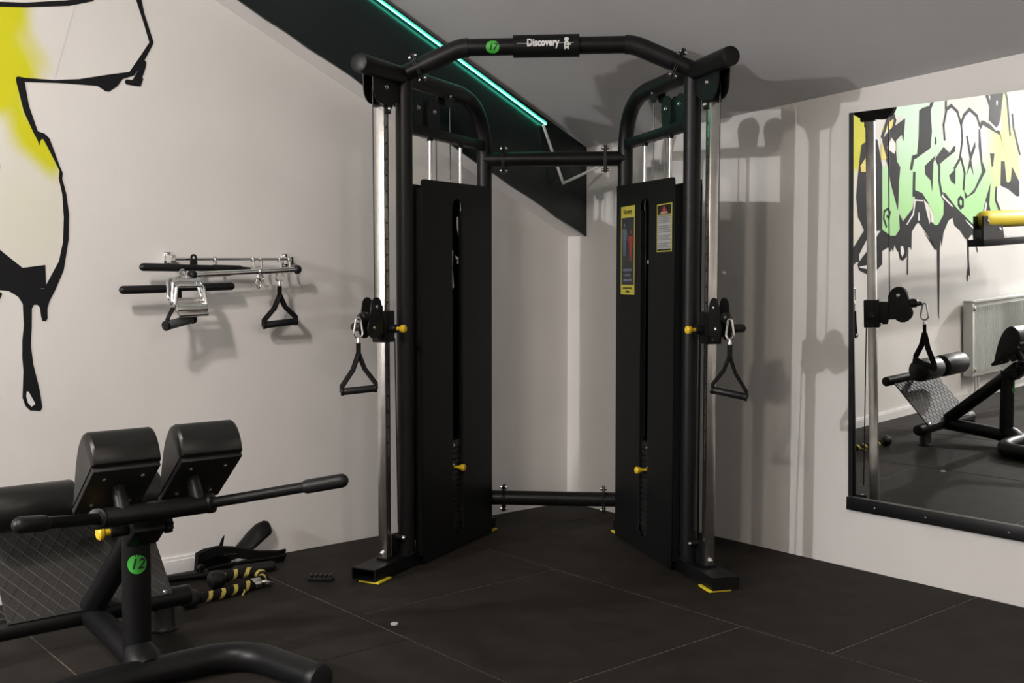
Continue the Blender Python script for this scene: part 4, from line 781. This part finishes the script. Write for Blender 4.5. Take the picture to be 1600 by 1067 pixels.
# pad carrier bar and hand grips
b = MB(); b.cyl((XC - .172, -1.29, .562), (XC + .172, -1.29, .562), .029, 26, .002); cb = b.done('pad_carrier_bar', 'black', be)
for q in (-1, 1):
    a = Vector((XC + q * .165, -1.29, .562)); e = Vector((XC + q * .475, -1.60, .643)); d = (e - a).normalized()
    b = MB(); b.cyl(a, e - d * .02, .0165, 20); hb_ = b.done('hand_bar', 'black', be)
    b = MB(); b.cyl(a - d * .005, a + d * .018, .031, 22, .004); b.done('collar', 'black', hb_)
    b = MB(); b.rod(e - d * .15, e, .0215, 22); b.done('rubber_grip', 'grip', hb_)
# thigh pads
PA, PB = Vector((0, -1.155, .555)), Vector((0, -1.335, .705))
along = (PB - PA).normalized(); nup = Vector((0, -along.z, along.y)); nup = nup if nup.z > 0 else -nup
L_ = (PB - PA).length
for x0, x1 in ((XC - .198, XC + .004), (XC + .062, XC + .262)):
    KEY = [(-1.157, .556), (-1.172, .63), (-1.19, .70), (-1.212, .757), (-1.24, .797), (-1.272, .812), (-1.303, .797), (-1.326, .768), (-1.338, .735), (-1.337, .709)]
    prof = []
    for i in range(len(KEY) - 1):
        p0, p1, p2, p3 = [Vector(KEY[max(0, min(len(KEY) - 1, i + j))]) for j in (-1, 0, 1, 2)]
        for q in range(4):
            tt = q / 4; v = .5 * ((2 * p1) + (p2 - p0) * tt + (2 * p0 - 5 * p1 + 4 * p2 - p3) * tt ** 2 + (3 * p1 - p0 - 3 * p2 + p3) * tt ** 3)
            dv = Vector((0, v.x, v.y)) - PA; prof.append((dv.dot(along), max(dv.dot(nup), .016)))
    dv = Vector((0, *KEY[-1])) - PA; prof.append((dv.dot(along), max(dv.dot(nup), .016)))
    mk = lambda x, s, h: Vector((x, 0, 0)) + PA + along * s + nup * h
    b = MB(); nx = [(x0, .90), (x0 + .004, .97), (x0 + .012, 1.0), (x1 - .012, 1.0), (x1 - .004, .97), (x1, .90)]
    rows = []
    for x, k in nx:
        rows.append([b.bm.verts.new(mk(x, L_ / 2 + (s - L_ / 2) * k, .018 + (h - .018) * k)) for s, h in prof])
    for i in range(len(rows) - 1):
        for k in range(len(prof) - 1): b.bm.faces.new((rows[i][k], rows[i][k + 1], rows[i + 1][k + 1], rows[i + 1][k]))
        b.bm.faces.new((rows[i][-1], rows[i][0], rows[i + 1][0], rows[i + 1][-1]))
    b.bm.faces.new(rows[0]); b.bm.faces.new(rows[-1][::-1]); pd = b.done('thigh_pad', 'leather', be, ang=28)
    b = MB(); b.obox(mk((x0 + x1) / 2, L_ / 2, .009), (1, 0, 0), along, nup, (x1 - x0) / 2 - .003, L_ / 2, .009, .002); bo = b.done('backing_board', 'board', pd)
    for sx in (x0 + .045, x1 - .045):
        for ss in (.045, L_ - .045):
            bolt(mk(sx, ss, 0), -nup, bo, .0055, .003)
    xm = (x0 + x1) / 2 + (.0 if x0 < XC - .1 else -.03)
    b = MB(); b.cyl((xm, -1.29, .575), mk(xm, L_ * .56, .002), .021, 20); b.done('pad_stem', 'black', pd)
# ankle rollers
for x0, x1 in ((XC - .30, XC - .03), (XC + .03, XC + .26)):
    b = MB(); b.tube([(x0, -.655, .495), (x0 + .006, -.655, .495), (x0 + .014, -.655, .495), (x1 - .014, -.655, .495), (x1 - .006, -.655, .495), (x1, -.655, .495)], [.062, .072, .075, .075, .072, .062], 30); ro = b.done('ankle_roller', 'leather', be)
    b = MB(); e = x1 if x0 > XC else x0; q = 1 if x0 > XC else -1; b.lathe((e, -.655, .495), (q, 0, 0), [(-.002, .03), (.002, .03), (.004, .02), (.012, .018), (.014, .006)], 20); b.done('roller_end_cap', 'grip', ro)
b = MB(); b.cyl((XC - .30, -.655, .495), (XC + .26, -.655, .495), .014, 14); b.cyl((XC, -.655, .495), (XC, -.475, .42), .018, 16); b.done('roller_axle', 'black', be)
# tread plate
lo_, hi_ = Vector((0, -.735, .135)), Vector((0, -.478, .412)); al = (hi_ - lo_).normalized(); nn = Vector((0, -al.z, al.y)); LT = (hi_ - lo_).length
if nn.y > 0: nn = -nn
b = MB(); b.obox(Vector((XC, 0, 0)) + (lo_ + hi_) / 2, (1, 0, 0), al, nn, .275, LT / 2, .003, .001); tp = b.done('foot_plate', ['tread'], be, smooth=False)
b = MB(); stp = .038; hw = .272
k = -12
for fam in (1, -1):
    for k in range(-12, 24):
        # diagonal ridge lines across the plate, clipped to its rectangle
        sl = 1.35 * fam; x_a = -hw; y_a = k * stp * 1.6 - (0 if fam > 0 else -.0); pts = []
        for xx in [(-hw + i * (2 * hw) / 60) for i in range(61)]:
            yy = y_a + sl * (xx + hw) if fam > 0 else y_a + sl * (xx + hw) + .2
            if .004 <= yy <= LT - .004: pts.append((xx, yy))
        if len(pts) > 1:
            P0 = Vector((XC + pts[0][0], 0, 0)) + lo_ + al * pts[0][1] + nn * .0035; P1 = Vector((XC + pts[-1][0], 0, 0)) + lo_ + al * pts[-1][1] + nn * .0035
            if (P1 - P0).length > .01: b.tube([P0, P1], .0016, 4)
b.done('tread_ridge', 'treadline', tp, kind='stuff', smooth=False)
b = MB(); b.cyl((XC - .36, -.468, .418), (XC + .345, -.468, .418), .032, 24, .003); b.done('plate_top_tube', 'black', be)
b = MB(); b.obox(Vector((XC, 0, 0)) + (lo_ + hi_) / 2 - nn * .006, (1, 0, 0), al, nn, .27, LT / 2, .002); b.done('plate_backing', 'steelplate', be, smooth=False)
for x in (XC + .25,): bolt(Vector((x, 0, 0)) + lo_ + al * .012 + nn * .003, nn, tp, .006, .003)
# sticker on the post
def post_fn(a, c, d):
    th = math.radians(-107) + a / .0432; return Vector((XC + (.0434 + d) * math.cos(th), -1.127 + (.0434 + d) * math.sin(th), .378 + c))
disc_sticker('number_sticker', post_fn, .030, '12', .046, po)

# ================================================================ SEEN ONLY IN THE MIRROR
t = thing('radiator', (-5.0, -.06, .2), 'white panel radiator on the mural wall, seen in the mirror', 'radiator')
b = MB(); b.box((-5.75, -.085, .20), (-4.46, -.045, .80), .008); b.done('panel', 'radiator', t)
b = MB(); 
for k in range(42): b.cyl((-5.73 + k * .03, -.087, .23), (-5.73 + k * .03, -.087, .77), .006, 6)
b.done('fluting', 'radiator', t, kind='stuff')
b = MB(); b.box((-4.462, -.10, .205), (-4.43, -.02, .825), .005); b.box((-5.76, -.10, .80), (-4.43, -.02, .822), .004); ed = b.done('end_casing', 'radiator', t)
for z in (.76, .26):
    b = MB(); b.lathe((-4.448, -.10, z), (0, -1, 0), [(0, .02), (.012, .02), (.016, .012)], 14); b.done('valve', 'rail', ed)
b = MB()
for x in (-4.55, -4.60): b.cyl((x, -.06, 0), (x, -.06, .21), .009, 10)
b.done('supply_pipe', 'radiator', t)
b = MB(); b.box((-4.50, -.045, .30), (-4.46, -.004, .72)); b.done('wall_bracket', 'radiator', t, smooth=False)
t = thing('roller_machine', (-4.9, -.62, 0), 'black machine arm carrying a yellow padded roller, seen in the mirror', 'exercise machine')
b = MB(); b.rod((-3.52, -.62, 1.475), (-4.75, -.62, 1.475), .062, 26); b.done('padded_roller', 'yellowrubber', t)
b = MB(); b.prism([(-3.48, -.655, 1.31), (-3.48, -.655, 1.50), (-3.62, -.655, 1.495), (-3.76, -.655, 1.43), (-3.80, -.655, 1.31)], (0, -.012, 0)); b.prism([(-3.48, -.59, 1.31), (-3.48, -.59, 1.50), (-3.62, -.59, 1.495), (-3.76, -.59, 1.43), (-3.80, -.59, 1.31)], (0, -.012, 0)); br_ = b.done('end_bracket', 'black', t)
for yy in (-.667, ):
    for px_, pz_ in ((-3.55, 1.46), (-3.72, 1.40)): bolt((px_, yy, pz_), (0, -1, 0), br_, .012, .006)
b = MB(); b.box((-5.0, -.68, 1.285), (-3.46, -.56, 1.335), .004); b.done('support_beam', 'black', t)
b = MB(); b.box((-5.06, -.67, .06), (-4.96, -.57, 1.34), .006); b.box((-5.3, -.68, 0), (-4.7, -.56, .06), .006); b.done('support_post', 'black', t)
